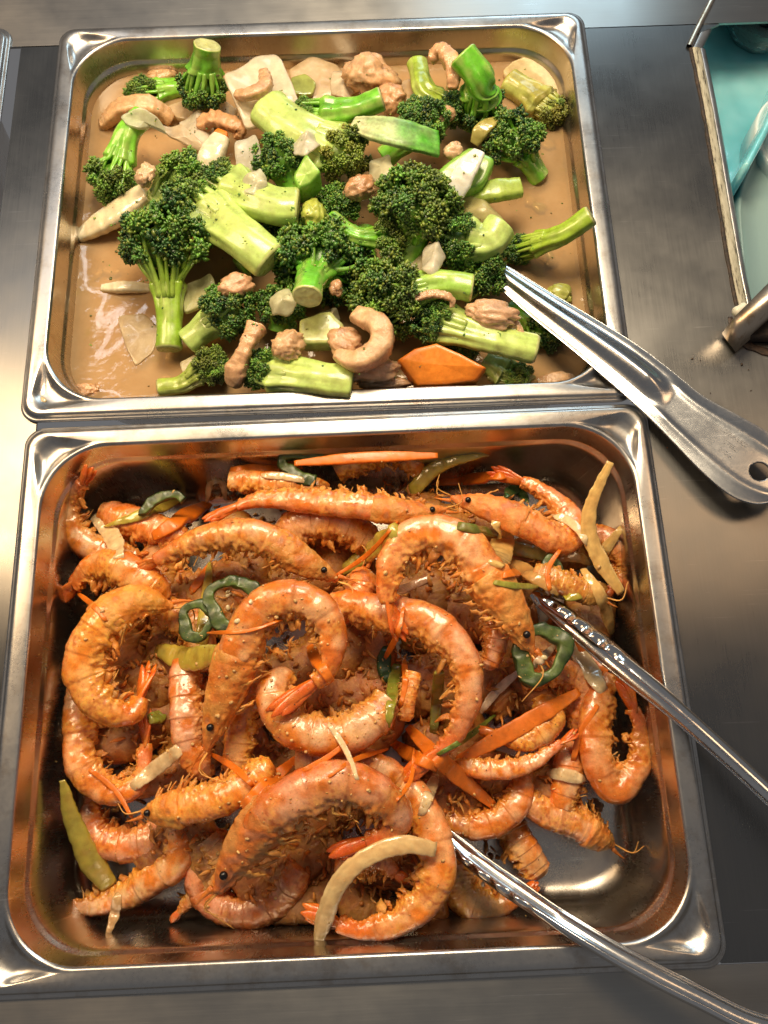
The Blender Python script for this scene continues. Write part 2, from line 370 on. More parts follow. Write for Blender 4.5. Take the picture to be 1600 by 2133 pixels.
# ------------------------------------------------------------------ shrimp
ORG = np.array([.82, .235, .022]); PINK = np.array([.92, .52, .26]); TAN = np.array([.80, .38, .085]); RED = np.array([.74, .135, .018])
def shrimp(pts, z, hw, side, label, head=True, tail=True, roll=.25, eyes=1, fan=1.0, legs=1.0, tone=1.0, crusty=.12, group='fried shrimp in the pan'):
    P0 = path3(pts, z); k = pxmm(P0[len(P0)//2]); R = hw*k*.78
    P0 = P0+rng.normal(size=P0.shape)*R*np.array([.07,.07,.05]); vary = random.uniform(.88, 1.14); lat_w = random.uniform(.66, .86)
    N, KS = (220, 60) if group.startswith('fried') else (110, 36); P = spline(P0, N); L = np.linalg.norm(np.diff(P, axis=0), axis=1).sum()
    T = unit(np.gradient(P, axis=0)); Z = np.array([0, 0, 1.0])
    turn = (np.cross(T[:-1], T[1:])[:,2]).sum()
    if abs(turn) > .45: side = -np.sign(turn)            # the back is on the outside of the curl
    D = side*unit(np.cross(Z, T)); D = unit(D*math.cos(roll)+Z*math.sin(roll))
    T, D, Lt = frames(P, D); crusty = crusty*.6
    sd = random.randint(0, 999)
    org = P.mean(0).copy(); org[2] = P[:,2].min()-R*.7
    t = np.linspace(0, 1, N)
    root = thing('shrimp', label, 'shrimp', org, group)
    h0 = .30 if head else 0.0
    t1 = .90 if tail else 1.0
    th = np.linspace(0, 2*np.pi, KS, endpoint=False)
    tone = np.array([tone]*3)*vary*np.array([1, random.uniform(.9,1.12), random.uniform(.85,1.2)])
    # ---- abdomen
    i0 = max(0, int((h0-.05)*N)); i1 = int(t1*N)
    tt = t[i0:i1]; a = (tt-tt[0])/(tt[-1]-tt[0])
    r = np.interp(a, [0, .08, .35, .65, .85, 1], [.90, .98, 1.0, .84, .60, .40]) if head else np.interp(a, [0, .06, .2, .5, .78, 1], [.35, .75, .98, .95, .66, .36])
    if not tail: r = np.interp(a, [0, .1, .5, .9, 1], [.8, .98, 1.0, .85, .45])
    ns = 6; u = (a*ns) % 1.0
    sg_ = .35+.65*(1-crusty); saw = 1+sg_*(.06*sstep(.0, .95, u)-.07*sstep(.92, 1.0, u)-.01)
    cs = np.cos(th)[None]; sn = np.sin(th)[None]
    rr = (r*saw)[:,None]*np.ones((1, KS))
    vent = sstep(.1, -.9, cs)
    dv = np.where(cs > 0, 1.0, .86)*rr*np.sign(cs)*np.abs(cs)**.9
    la = rr*lat_w*np.sign(sn)*np.abs(sn)**.9
    pl = 1+.10*vent*np.cos(u*2*np.pi*1.0)[:,None]
    sec = np.stack([la*R, dv*pl*R], -1)
    G = sweep(P[i0:i1], D[i0:i1], sec)
    G = G+unit(G-P[i0:i1][:,None])*((.05*R*noise(G, 1.5/R, sd)+.022*R*noise(G, 5/R, sd+1)+vent*.14*R*noise(G, 4/R, sd+2)+vent*.09*R*noise(G, 9/R, sd+14)+crusty*.02*R*noise(G, 11/R, sd+4))[...,None])
    patch = sstep(-.25, .45, noise(G, 1.1/R, sd+21)+crusty*.8-.25+vent*.5)
    crumb = np.clip(noise(G, .75, sd+22)+.35*noise(G, 1.5, sd+23)-.02, 0, 1)*patch
    G = G+unit(G-P[i0:i1][:,None])*(crumb*.30)[...,None]
    n1 = noise(G, 1.6/R, sd+3)[...,None]; n2 = noise(G, 4/R, sd+5)[...,None]
    c = ORG*np.ones(G.shape)
    c = lerp(c, PINK, np.clip(.50+1.2*n1+.4*n2, 0, 1)*(1-crusty*.55))
    c = lerp(c, TAN, np.clip(vent[...,None]*.7+.35*n2+crusty*.3, 0, .9))
    c = lerp(c, np.array([.66,.17,.02]), np.clip(-.55-1.6*n1*n2-.5*n1, 0, .6))
    dors = sstep(.55, 1.0, cs)[...,None]
    c = lerp(c, RED*1.05, dors*np.clip(.45+.5*n2, 0, .8))
    edge = (np.exp(-((u-.96)/.05)**2)+np.exp(-((u+.04)/.05)**2))[:,None,None]
    c = lerp(c, ORG*.6, edge*.4*sg_*(1-vent[...,None]))
    c = lerp(c, RED, sstep(.72, 1.0, a)[:,None,None]*.7*(1 if tail else 0))
    c = lerp(c, np.array([.79,.30,.035]), (patch*.5)[...,None]); c = lerp(c, np.array([.85,.43,.09]), np.clip(crumb*1.2, 0, .6)[...,None])
    c = lerp(c, np.array([.48,.10,.015]), np.clip(patch*np.clip(-noise(G, .75, sd+22)-.15, 0, 1)*1.6, 0, .7)[...,None])
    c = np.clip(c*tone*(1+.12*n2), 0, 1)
    mb = MB(); mb.grid(G, c, wrap=True); mb.build('body', M['shrimp'] if group.startswith('fried') else M['crust'], root, org)
    # ---- head
    if head:
        ih = int(.33*N); hh = t[:ih]/t[ih-1]
        r = np.interp(hh, [0, .06, .2, .45, .75, .95, 1], [.10, .22, .50, .82, 1.02, 1.08, 1.0])
        rr = r[:,None]*np.ones((1, KS))
        dv = rr*np.where(cs > 0, .95, .95)*cs; la = rr*.82*sn
        # ridge (rostrum) along the back
        dv = dv+.10*rr*np.exp(-((1-cs)/.06)**2)
        sec = np.stack([la*R, dv*R], -1); G = sweep(P[:ih], D[:ih], sec)
        fib = noise(np.stack([np.broadcast_to(th[None]*3.0, G.shape[:2]), np.broadcast_to(hh[:,None]*2.2, G.shape[:2]), np.full(G.shape[:2], sd*1.0)], -1), 2.0, 1)
        G = G+unit(G-P[:ih][:,None])*((.10*R*vent*fib+.05*R*noise(G, 4/R, sd+7)+.05*R*noise(G, 9/R, sd+8)*(.3+vent))[...,None])
        n1 = noise(G, 2.2/R, sd+9)[...,None]
        c = lerp(TAN*np.ones(G.shape), ORG, np.clip(.5+n1, 0, 1)); c = lerp(c, np.array([.34,.2,.12]), np.clip(n1*1.2-.45, 0, .5))
        c = lerp(c, RED, .5*sstep(.25, 0., hh)[:,None,None]); c = c*(1+.3*fib[...,None]*vent[...,None])
        mb = MB(); mb.grid(G, np.clip(c*tone, 0, 1), wrap=True); mb.build('head', M['crust'], root, org)
        # eyes on stalks
        sg = 1 if Lt[int(.1*N)][2] > 0 else -1
        for e in range(eyes):
            j = int((.085+.02*e)*N); ss = sg if e == 0 else -sg*.2
            c0 = P[j]+D[j]*R*(.18+.3*e)+Lt[j]*ss*R*.52
            mb = MB(); er = .13*R+.5
            mb.add(I2V*er*np.array([1,1,.9])+c0, q4(I2F), (.01,.01,.01)); mb.build('eye', M['eye'], root, org)
        # rostrum
        mb = MB(); tubelet(mb, [P[2]+D[2]*R*.2, P[0]+D[0]*R*.30-T[0]*R*.4, P[0]+D[0]*R*.35-T[0]*R*1.0], R*.16, R*.02, ORG*.9, flat=.6); mb.build('rostrum', M['crust'], root, org)
        for q in range(2):
            mb = MB(); b0 = P[1]-D[1]*R*.1; side_v = Lt[1]*R*random.uniform(-.5, .5)+np.array([0,0,R*.3])
            tubelet(mb, [b0, b0-T[1]*R*1.0+side_v, b0-T[1]*R*random.uniform(.9,1.7)-D[1]*R*random.uniform(.6,1.6)+side_v*1.6], .5, .2, TAN*1.1, 5, 12); mb.build('antenna', M['crust'], root, org)
    # ---- legs, crusted together on the belly
    if legs > 0:
        mb = MB(); sgu = np.sign(Lt[N//2][2]) or 1
        def blade(s_, ln, wd, ph, fwd, cc):
            j = min(N-1, max(0, int(s_*N))); rl = R*np.interp(s_, [0, .3, .6, .9], [.6, 1, .9, .5] if head else [.5, .95, .9, .5])
            dirv = -D[j]*math.cos(ph)+Lt[j]*math.sin(ph)*.8; b0 = P[j]+dirv*rl*.62
            p1 = P[j]+dirv*rl*.98-D[j]*ln*.25+T[j]*fwd*ln*.35; p2 = p1-D[j]*ln*.75+T[j]*fwd*ln*.7-Lt[j]*math.sin(ph)*R*.25
            n = 10; Pq = spline([b0, p1, p2], n); q = np.linspace(0, 1, n); w_ = wd*np.interp(q, [0,.3,.65,1], [.8,1,.8,.18])
            G = sweep(Pq, dirv, ellsec(n, 8, w_, w_*.5+.2)); G = G+(R*.16*noise(G, 4/R, sd+11)+R*.09*noise(G, 9/R, sd+12))[...,None]*np.array([.7,.7,1])
            c = np.clip(np.asarray(cc)*(1+.35*noise(G, 4/R, sd)[...,None]), 0, 1)*np.ones(G.shape); mb.grid(G, c, wrap=True)
        a0 = .34 if head else .12; a1 = .80 if tail else .92
        nseg = max(2, int(round(6*min(1, legs+.3))))
        for q in range(nseg):
            for r_ in range(2):
                blade(a0+(a1-a0)*(q+.5+random.uniform(-.4,.4))/nseg, R*random.uniform(.15,.55), R*random.uniform(.14,.30), sgu*random.uniform(-.3,.5), random.uniform(-.2,1.2), lerp(TAN, ORG, random.uniform(0,.7))*random.uniform(.8,1.15))
        for q in range(int(5*legs)):
            blade(random.uniform(a0*.6, a1), R*random.uniform(.3,.7), R*random.uniform(.03,.06), sgu*random.uniform(-.3,.8), random.uniform(-.6,1.2), TAN*random.uniform(.8,1.3))
        if head:
            for q in range(8):
                blade(random.uniform(.10,.32), R*random.uniform(.35,.8), R*random.uniform(.07,.16), sgu*random.uniform(-.2,.9), random.uniform(.2,1.3), lerp(TAN, ORG, random.uniform(0,.5))*random.uniform(.8,1.2))
        mb.build('legs', M['crust'], root, org, kind='stuff')
    # ---- tail fan
    if tail:
        mb = MB(); j = i1-2; c0 = P[j]; tl = L*.13*fan+R*.35; Tt = unit(P[-1]-P[j]) if np.linalg.norm(P[-1]-P[j]) > 1e-3 else T[j]
        for q, (an, ll) in enumerate(((-.34,.9), (-.14,1.05), (.06,.85), (.22,1.0), (.42,.85))):
            an *= fan*.55
            d = unit(Tt*math.cos(an)+(D[j]*.8+Lt[j]*.5)*math.sin(an)); lft = Lt[j]*R*.18*(q % 2-.5)+np.array([0,0,.15*R*(q-2)*.3])
            Pq = spline([c0-Tt*R*.2+lft, c0+d*tl*ll*.5+lft*1.2, c0+d*tl*ll+lft+D[j]*R*.12*math.sin(an*3)], 14); s_ = np.linspace(0, 1, 14)
            ww = R*np.interp(s_, [0,.25,.6,.85,1], [.18,.26,.30,.21,.05]); G = sweep(Pq, D[j]*.3+Lt[j]+np.array([0,0,.4]), ellsec(14, 10, ww, ww*.32+.25))
            G = G+.05*R*noise(G, 6/R, sd+q)[...,None]*np.array([0,0,1])
            c = lerp(ORG*np.ones(G.shape), RED*1.1, np.clip(.5+.6*noise(G, 3/R, sd)[...,None]+s_[:,None,None]*.4, 0, 1))
            mb.grid(G, np.clip(c*tone, 0, 1), wrap=True)
        mb.build('tail_fan', M['shrimp'], root, org)
    return root

# ------------------------------------------------------------------ strips, slabs, lumps
def strip(name, pts, z, hw, label, cat, mt, c, thick=.35, prof=(.35,1,1,.3), pw=.6, twist=0.0, c1=None, group=None, amp=.05, stripes=0.0, K=20, up=(0,0,1), season=0.0):
    if cat == 'chicken': c = lerp(c, (.80,.57,.34), .38)
    P0 = path3(pts, z); R = hw*pxmm(P0[len(P0)//2]); N = 48; P = spline(P0, N); t = np.linspace(0, 1, N)
    r = R*np.interp(t, np.linspace(0, 1, len(prof)), prof); sec = ellsec(N, K, r, np.maximum(r*thick, .5), pw)
    if twist:
        a = (t-.5)*twist; sec = np.stack([sec[...,0]*np.cos(a)[:,None]-sec[...,1]*np.sin(a)[:,None], sec[...,0]*np.sin(a)[:,None]+sec[...,1]*np.cos(a)[:,None]], -1)
    G = sweep(P, np.asarray(up, float), sec); sd = random.randint(0, 999)
    G = G+unit(G-P[:,None])*(amp*R*(noise(G, 2/R, sd)+.5*noise(G, 6/R, sd)))[...,None]
    cc = np.asarray(c, float)*np.ones(G.shape)
    if c1 is not None: cc = lerp(cc, np.asarray(c1, float), np.clip(t[:,None,None]+.3*noise(G, 1.5/R, sd)[...,None], 0, 1))
    if stripes: cc = cc*(1+stripes*np.sin(np.linspace(0, 2*np.pi*7, K))[None,:,None])
    if season: cc = lerp(cc, np.array([.62,.24,.04]), np.clip(season*(.38+.25*noise(G, .2, sd+6)+.25*noise(G, 1.6, sd+7)), 0, .6)[...,None])
    cc = np.clip(cc*(1+.14*noise(G, 2.2/R, sd+1)[...,None]), 0, 1)
    mb = MB(); mb.grid(G, cc, wrap=True); org = P.mean(0); org[2] = G[...,2].min()
    return tag(mb.build(name, mt, None, org), label, cat, group)
def slab(name, poly, z, th, label, cat, mt, c, tilt=(0,0), wave=.0, amp=.04, edge=.8, group=None, c_edge=None, dome=0.0, soft=2):
    P = np.array([at(p[0], p[1], (p[2] if len(p) > 2 else z)) for p in poly]); n = len(P)
    # densify and soften the outline
    Q = []
    for i in range(n):
        a, b_ = P[i], P[(i+1) % n]
        for s_ in np.linspace(0, 1, 9)[:-1]: Q.append(a*(1-s_)+b_*s_)
    Q = np.array(Q)
    for _ in range(soft): Q = (np.roll(Q, 1, 0)+2*Q+np.roll(Q, -1, 0))/4
    C0 = Q.mean(0); R = np.linalg.norm(Q-C0, axis=1).mean(); sd = random.randint(0, 999)
    Q = C0+(Q-C0)*(1+amp*noise(Q, 3/R, sd)[:,None])
    rings = []
    prof = [(.0,-.5),(.5,-.5),(.93,-.5),(.985,-.42),(1,-.2),(1,.2),(.985,.42),(.93,.5),(.75,.5),(.5,.5),(.25,.5),(.0,.5)]
    for s_, h in prof:
        q = C0+(Q-C0)*max(s_, .02); q = q.copy(); q[:,2] += h*th+dome*(1-s_*s_)
        rings.append(q)
    G = np.stack(rings); d = G-C0
    G[...,2] += tilt[0]*d[...,0]+tilt[1]*d[...,1]+wave*noise(G*np.array([1,1,0]), 1.3/R, sd+2)+amp*.5*R*noise(G*np.array([1,1,.2]), 4/R, sd+4)
    cc = np.asarray(c, float)*np.ones(G.shape)
    if c_edge is not None: cc[3:8] = np.asarray(c_edge)
    cc = np.clip(cc*(1+.12*noise(G, 3/R, sd+3)[...,None]), 0, 1)
    mb = MB(); mb.grid(G, cc, wrap=True); org = C0.copy(); org[2] = G[...,2].min()
    return tag(mb.build(name, mt, None, org), label, cat, group)
def lump(name, cx, cy, z, rx, ry, rz, ang, label, cat, mt, c, amp=.22, group=None, knob=0.0, c1=None):
    if cat == 'chicken': c = lerp(c, (.80,.57,.34), .38); c1 = None if c1 is None else lerp(c1, (.80,.57,.34), .3)
    C0 = at(cx, cy, z); k = pxmm(C0); a = math.radians(-ang); sd = random.randint(0, 999)
    v = I3V.copy(); v = v*(1+amp*1.3*noise(v, 1.1, sd)+amp*.45*noise(v, 2.4, sd+1)-.16*np.exp(-(noise(v, 1.4, sd+6)/.12)**2)+knob*np.abs(noise(v, 4.2, sd+2))+amp*.2*noise(v, 8, sd+3)+.10*noise(v*np.array([1.2,6,4]), 1.5, sd+8)-.12*np.clip(noise(v, 2.2, sd+9)-.2, 0, 1))[:,None]
    cc = np.asarray(c, float)*np.ones(v.shape)
    if c1 is not None: cc = lerp(cc, np.asarray(c1), np.clip(.4+noise(v, 1.6, sd+5)*1.3, 0, 1)[:,None])
    cc = np.clip(cc*(1+.2*noise(v, 3.2, sd+4)[:,None]), 0, 1)
    v = v*np.array([rx, ry, rz])*k; ca, sa = math.cos(a), math.sin(a)
    v = np.c_[v[:,0]*ca-v[:,1]*sa, v[:,0]*sa+v[:,1]*ca, v[:,2]]+C0
    mb = MB(); mb.add(v, q4(I3F), cc); org = C0.copy(); org[2] = v[:,2].min()
    return tag(mb.build(name, mt, None, org), label, cat, group)
def loop(name, cx, cy, z, rx, ry, hw, ang, label, tiltx=0.0, a0=0, a1=360, c=(.02,.055,.012), group='green pepper rings among the shrimp', c_in=(.16,.24,.05)):
    th = np.radians(np.linspace(a0, a1, 72, endpoint=(a1-a0 < 360))); ca, sa = math.cos(math.radians(ang)), math.sin(math.radians(ang))
    k = pxmm(at(cx, cy, z)); wob = 1+.09*np.sin(3*th+cx)+.05*np.sin(5*th+cy)
    X = rx*np.cos(th)*wob; Y = ry*np.sin(th)*wob
    P = np.array([at(cx+x*ca-y*sa, cy+x*sa+y*ca, z+tiltx*y*k) for x, y in zip(X, Y)]); C0 = P.mean(0)
    closed = a1-a0 >= 360
    T = unit(np.roll(P, -1, 0)-np.roll(P, 1, 0)) if closed else unit(np.gradient(P, axis=0))
    out = unit(P-C0); out = unit(out-(out*T).sum(1, keepdims=True)*T); U = np.cross(T, out)
    U = U*np.sign(U[:,2:3]+1e-9)
    s_ = ellsec(len(P), 24, hw*k*.60*(1+.25*np.sin(2*th+cx))*np.ones(len(P)), hw*k*.42*np.ones(len(P)), .45)
    G = P[:,None]+s_[...,0:1]*out[:,None]+s_[...,1:2]*U[:,None]; sd = random.randint(0, 99)
    G = G+.12*hw*k*noise(G, .35, sd)[...,None]
    ph_ = np.linspace(0, 2*np.pi, 24, endpoint=False); topf = sstep(.55, .95, np.cos(ph_))[None,:,None]; inn = sstep(.2, -.9, np.sin(ph_))[None,:,None]
    cc = lerp(np.asarray(c)*np.ones(G.shape), np.asarray(c_in)*.62, topf*.8*(np.clip(.6+.8*noise(G, .5, sd+3), 0, 1)[...,None])); cc = lerp(cc, np.asarray(c_in), inn*(.4+.5*topf))
    cc = np.clip(cc*(1+.35*noise(G, .3, sd)[...,None]), 0, 1)
    if closed: G = np.concatenate([G, G[:1]]); cc = np.concatenate([cc, cc[:1]])
    mb = MB(); mb.grid(G, cc, wrap=True, cap=not closed); org = C0.copy(); org[2] = G[...,2].min()
    return tag(mb.build(name, M['green'], None, org), label, 'pepper', group)

# ------------------------------------------------------------------ broccoli
DK = np.array([.024,.105,.022]); MD = np.array([.16,.40,.05]); YL = np.array([.30,.30,.045]); STK = np.array([.22,.54,.04]); PAL = np.array([.51,.63,.19])
def broccoli(base, bend, crown, R, hw, label, bz=-20, cz=-16, stalk_c=STK, flat=.85, yellow=0.0, light=0.0, lift=.35, nb=9, spread=1.0, cut=None, dens=1.0, squash=.85, fork=.45):
    """base: cut end of the stalk; bend: extra path points; crown: middle of the head (photo px); R head radius px; hw stalk half width px"""
    B = at(base[0], base[1], base[2] if len(base) > 2 else bz); C = at(crown[0], crown[1], cz); k = pxmm(C); R = R*k*.95; hw = hw*k; stalk_c = np.asarray(stalk_c)*np.array([1.0,1.12,1.0])
    mids = [at(p[0], p[1], p[2] if len(p) > 2 else (bz+cz)/2) for p in bend]
    sd = random.randint(0, 999)
    D = unit(C-(mids[-1] if mids else B)); D = unit(D+np.array([0, 0, lift]))
    org = np.array([(B[0]+C[0])/2, (B[1]+C[1])/2, min(B[2], C[2])-R*.5])
    root = thing('broccoli_floret', label, 'broccoli', org, 'broccoli florets in the sauce')
    # bud clusters on a rough dome
    ncl = int(30*dens); cl = []
    gold = math.pi*(3-5**.5)
    A = unit(np.cross(D, [0.31, .2, .9])); Bv = np.cross(D, A)
    for i in range(ncl):
        ct = 1-(i+.5)/ncl*1.4; st_ = math.sqrt(max(0, 1-ct*ct)); ph = i*gold+sd+random.uniform(-.25,.25)
        d = D*ct+(A*math.cos(ph)+Bv*math.sin(ph))*st_
        rad = R*(.80+.22*noise(d[None]*1.0, 2.1, sd)[0]+random.uniform(-.11,.11))
        p = C+d*rad*np.array([1,1,squash]); cl.append((p, d, R*random.uniform(.15,.30)))
    mb = MB(); n = 0; VV = []; FF = []; CC = []
    OV = np.array([[1,0,0],[-1,0,0],[0,1,0],[0,-1,0],[0,0,1],[0,0,-1]], float); OF = np.array([[0,2,4],[2,1,4],[1,3,4],[3,0,4],[2,0,5],[1,2,5],[3,1,5],[0,3,5]])
    for p, d, cr in cl:
        tone = np.clip(.35+.6*noise(p[None], 3/R, sd+1)[0]+light+random.uniform(-.2,.25), 0, 1)
        yy = yellow*np.clip(.55+.9*noise(p[None], 2/R, sd+2)[0], 0, 1)
        base_c = lerp(lerp(DK, MD, tone), YL, yy)
        nb_ = int(105*max(cr/(R*.26), .5))
        dd = unit(rng.normal(size=(nb_*2, 3))); dd = dd[(dd @ d) > -.45][:nb_]; m_ = len(dd)
        dist = cr*(.62+.42*rng.random(m_)); bp = p+dd*dist[:,None]
        br = (R*.030*(.6+.9*rng.random(m_))+.17)
        ax = rng.uniform(.6, 1.3, (m_, 1, 3)); v = OV[None]*ax*br[:,None,None]
        # random turn, then draw each bud out along its growth direction
        q_ = unit(rng.normal(size=(m_, 3))); v = v-2*(v*q_[:,None]).sum(-1, keepdims=True)*q_[:,None]
        gd = unit(dd+.5*rng.normal(size=(m_, 3))); v = v+gd[:,None]*(v*gd[:,None]).sum(-1, keepdims=True)*rng.uniform(.2, 1.7, (m_,1,1))
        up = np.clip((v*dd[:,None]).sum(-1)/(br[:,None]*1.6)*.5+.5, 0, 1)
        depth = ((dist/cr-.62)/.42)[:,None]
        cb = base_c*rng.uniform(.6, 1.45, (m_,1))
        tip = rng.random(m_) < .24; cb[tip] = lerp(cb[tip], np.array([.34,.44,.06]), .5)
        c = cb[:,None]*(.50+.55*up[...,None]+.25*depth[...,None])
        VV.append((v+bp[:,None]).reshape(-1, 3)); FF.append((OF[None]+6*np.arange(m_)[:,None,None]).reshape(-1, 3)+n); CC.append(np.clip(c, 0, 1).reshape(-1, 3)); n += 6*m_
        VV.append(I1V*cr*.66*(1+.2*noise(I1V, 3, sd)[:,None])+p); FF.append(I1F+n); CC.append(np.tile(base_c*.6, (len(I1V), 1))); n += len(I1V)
    VV.append(C+(I2V*R*.52*(1+.15*noise(I2V, 2, sd)[:,None]))*np.array([1,1,squash])-D*R*.08); FF.append(I2F+n); CC.append(np.tile(lerp(MD, np.asarray(stalk_c), .5)*.8, (len(I2V), 1)))
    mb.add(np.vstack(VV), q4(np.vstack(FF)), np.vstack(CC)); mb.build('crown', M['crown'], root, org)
    # stalk and branches
    mb = MB(); fk = min(.92, fork+.22); last = mids[-1] if mids else B; Fk = lerp(last, C, fk)
    NS, KS_ = 56, 44
    Pm = spline([B]+mids+[Fk], NS); t = np.linspace(0, 1, NS)
    flare = 1.0+.45*spread
    r = hw*np.interp(t, [0, .03, .35, .75, .93, 1], [.90, 1, .96, 1+.3*(flare-1), flare, flare*.8]); sec = ellsec(NS, KS_, r, r*flat*np.interp(t, [0,.6,1], [1, .95, .75]), .9)
    U = np.array([0, 0, 1.0]) if abs(unit(Fk-B)[2]) < .8 else np.array([0, 1.0, .2])
    G = sweep(Pm, U, sec); th = np.linspace(0, 2*np.pi, KS_, endpoint=False)
    gr = np.sin(th*7+1.4*noise(np.c_[np.cos(th), np.sin(th), np.zeros(KS_)], 1.3, sd)+sd); gw = sstep(.25, .95, t)
    G = G+unit(G-Pm[:,None])*(hw*(.05*noise(G, 1.5/hw, sd)+.015*gr[None]+.10*(gr[None]-.3)*gw[:,None]))[...,None]
    c = vcol(stalk_c, G, .18, 1.2/hw, sd); c = lerp(c, np.asarray(PAL)*1.05, np.clip(.35*np.sin(th*4+sd)+.1+.4*noise(G, 2/hw, sd), 0, .5)[...,None])
    c = lerp(c, np.asarray(stalk_c)*.45, (np.clip(-gr[None]-.35, 0, 1)*gw[:,None]*.9)[...,None])
    fb = noise(np.stack([np.broadcast_to(np.cos(th)*9, G.shape[:2]), np.broadcast_to(np.sin(th)*9, G.shape[:2]), np.broadcast_to(t[:,None]*2.5, G.shape[:2])], -1), 1.0, sd+2); c = c*(1+.14*fb[...,None])
    G = G+unit(G-Pm[:,None])*(hw*.012*fb)[...,None]
    if cut is not None: c[:2] = cut
    c = np.clip(c, 0, 1)
    mb.grid(G, c, wrap=True)
    if cut is not None:
        G0 = G[0]; m0 = G0.mean(0); nrm = unit(Pm[0]-Pm[1])
        rings = np.stack([m0+(G0-m0)*s_+nrm*(.15+.25*(1-s_)+.25*noise(m0+(G0-m0)*s_, .5, sd)[:,None]) for s_ in (.97,.85,.7,.5,.3,.15,.02)])
        cc = np.asarray(cut)*np.ones(rings.shape)*np.array([.80,.95,1.04,1.0,1.08,1.1,1.05])[:,None,None]*(1+.1*noise(rings, .6, sd)[...,None])
        mb.grid(rings, np.clip(cc, 0, 1), wrap=True, cap=False)
    axis = unit(Pm[-1]-Pm[-8])
    for i in range(ncl):
        p, d, cr = cl[i]
        if random.random() < .15: continue
        off = (p-C)-(((p-C) @ D)*D); off = off*min(1, r[-6]*.72/max(np.linalg.norm(off), 1e-6)); off[2] *= flat
        s0 = Pm[-14]+off*.85; s1 = Pm[-2]+off*1.05
        n = 14; Pq = spline([s0, s1, lerp(s1, p, .55)-D*cr*.15, p-d*cr*.25], n); r_ = np.interp(np.linspace(0, 1, n), [0,.35,.75,1], [hw*.20, hw*.20, hw*.14, hw*.17])*random.uniform(.75,1.2)
        G = sweep(Pq, U, ellsec(n, 9, r_, r_*.9)); sh = np.linspace(0, 1, n)[:,None,None]
        cc = np.clip(lerp(np.asarray(stalk_c), PAL, random.uniform(0,.35))*np.ones(G.shape)*(1+.2*noise(G, 1/hw, sd)[...,None]), 0, 1)
        cc = lerp(cc, lerp(MD, np.asarray(stalk_c), .3), sstep(.5, 1, sh)*.8); mb.grid(G, cc, wrap=True)
    mb.build('stalk', M['stalk'], root, org)
    return root

# ------------------------------------------------------------------ things laid on what is already there
def surf(x, y):
    d = CR @ np.array([(x-800)/F, -(y-IH/2)/F, -1.0]); d = d/np.linalg.norm(d)
    ok, loc, nrm, idx, ob, mx_ = sc.ray_cast(DG, Vector((CAM*S).tolist()), Vector(d.tolist()))
    return (np.array(loc)/S, np.array(nrm), ob) if ok else (None, None, None)
def laid(pts, n=9, tuck=(3, 3), lift=.8):
    c = spline([(p[0], p[1], 0) for p in pts], n); z = []
    for q in c:
        h, _, _ = surf(q[0], q[1]); z.append(h[2] if h is not None else -40)
    z = np.array(z); zm = np.array([z[max(0, i-1):i+2].max() for i in range(n)]); zs = np.convolve(np.r_[zm[0], zm[0], zm, zm[-1], zm[-1]], np.ones(5)/5, 'valid')
    zs = np.maximum(zs, z)+lift; zs[0] -= tuck[0]; zs[-1] -= tuck[1]
    return [(q[0], q[1], zz) for q, zz in zip(c, zs)]
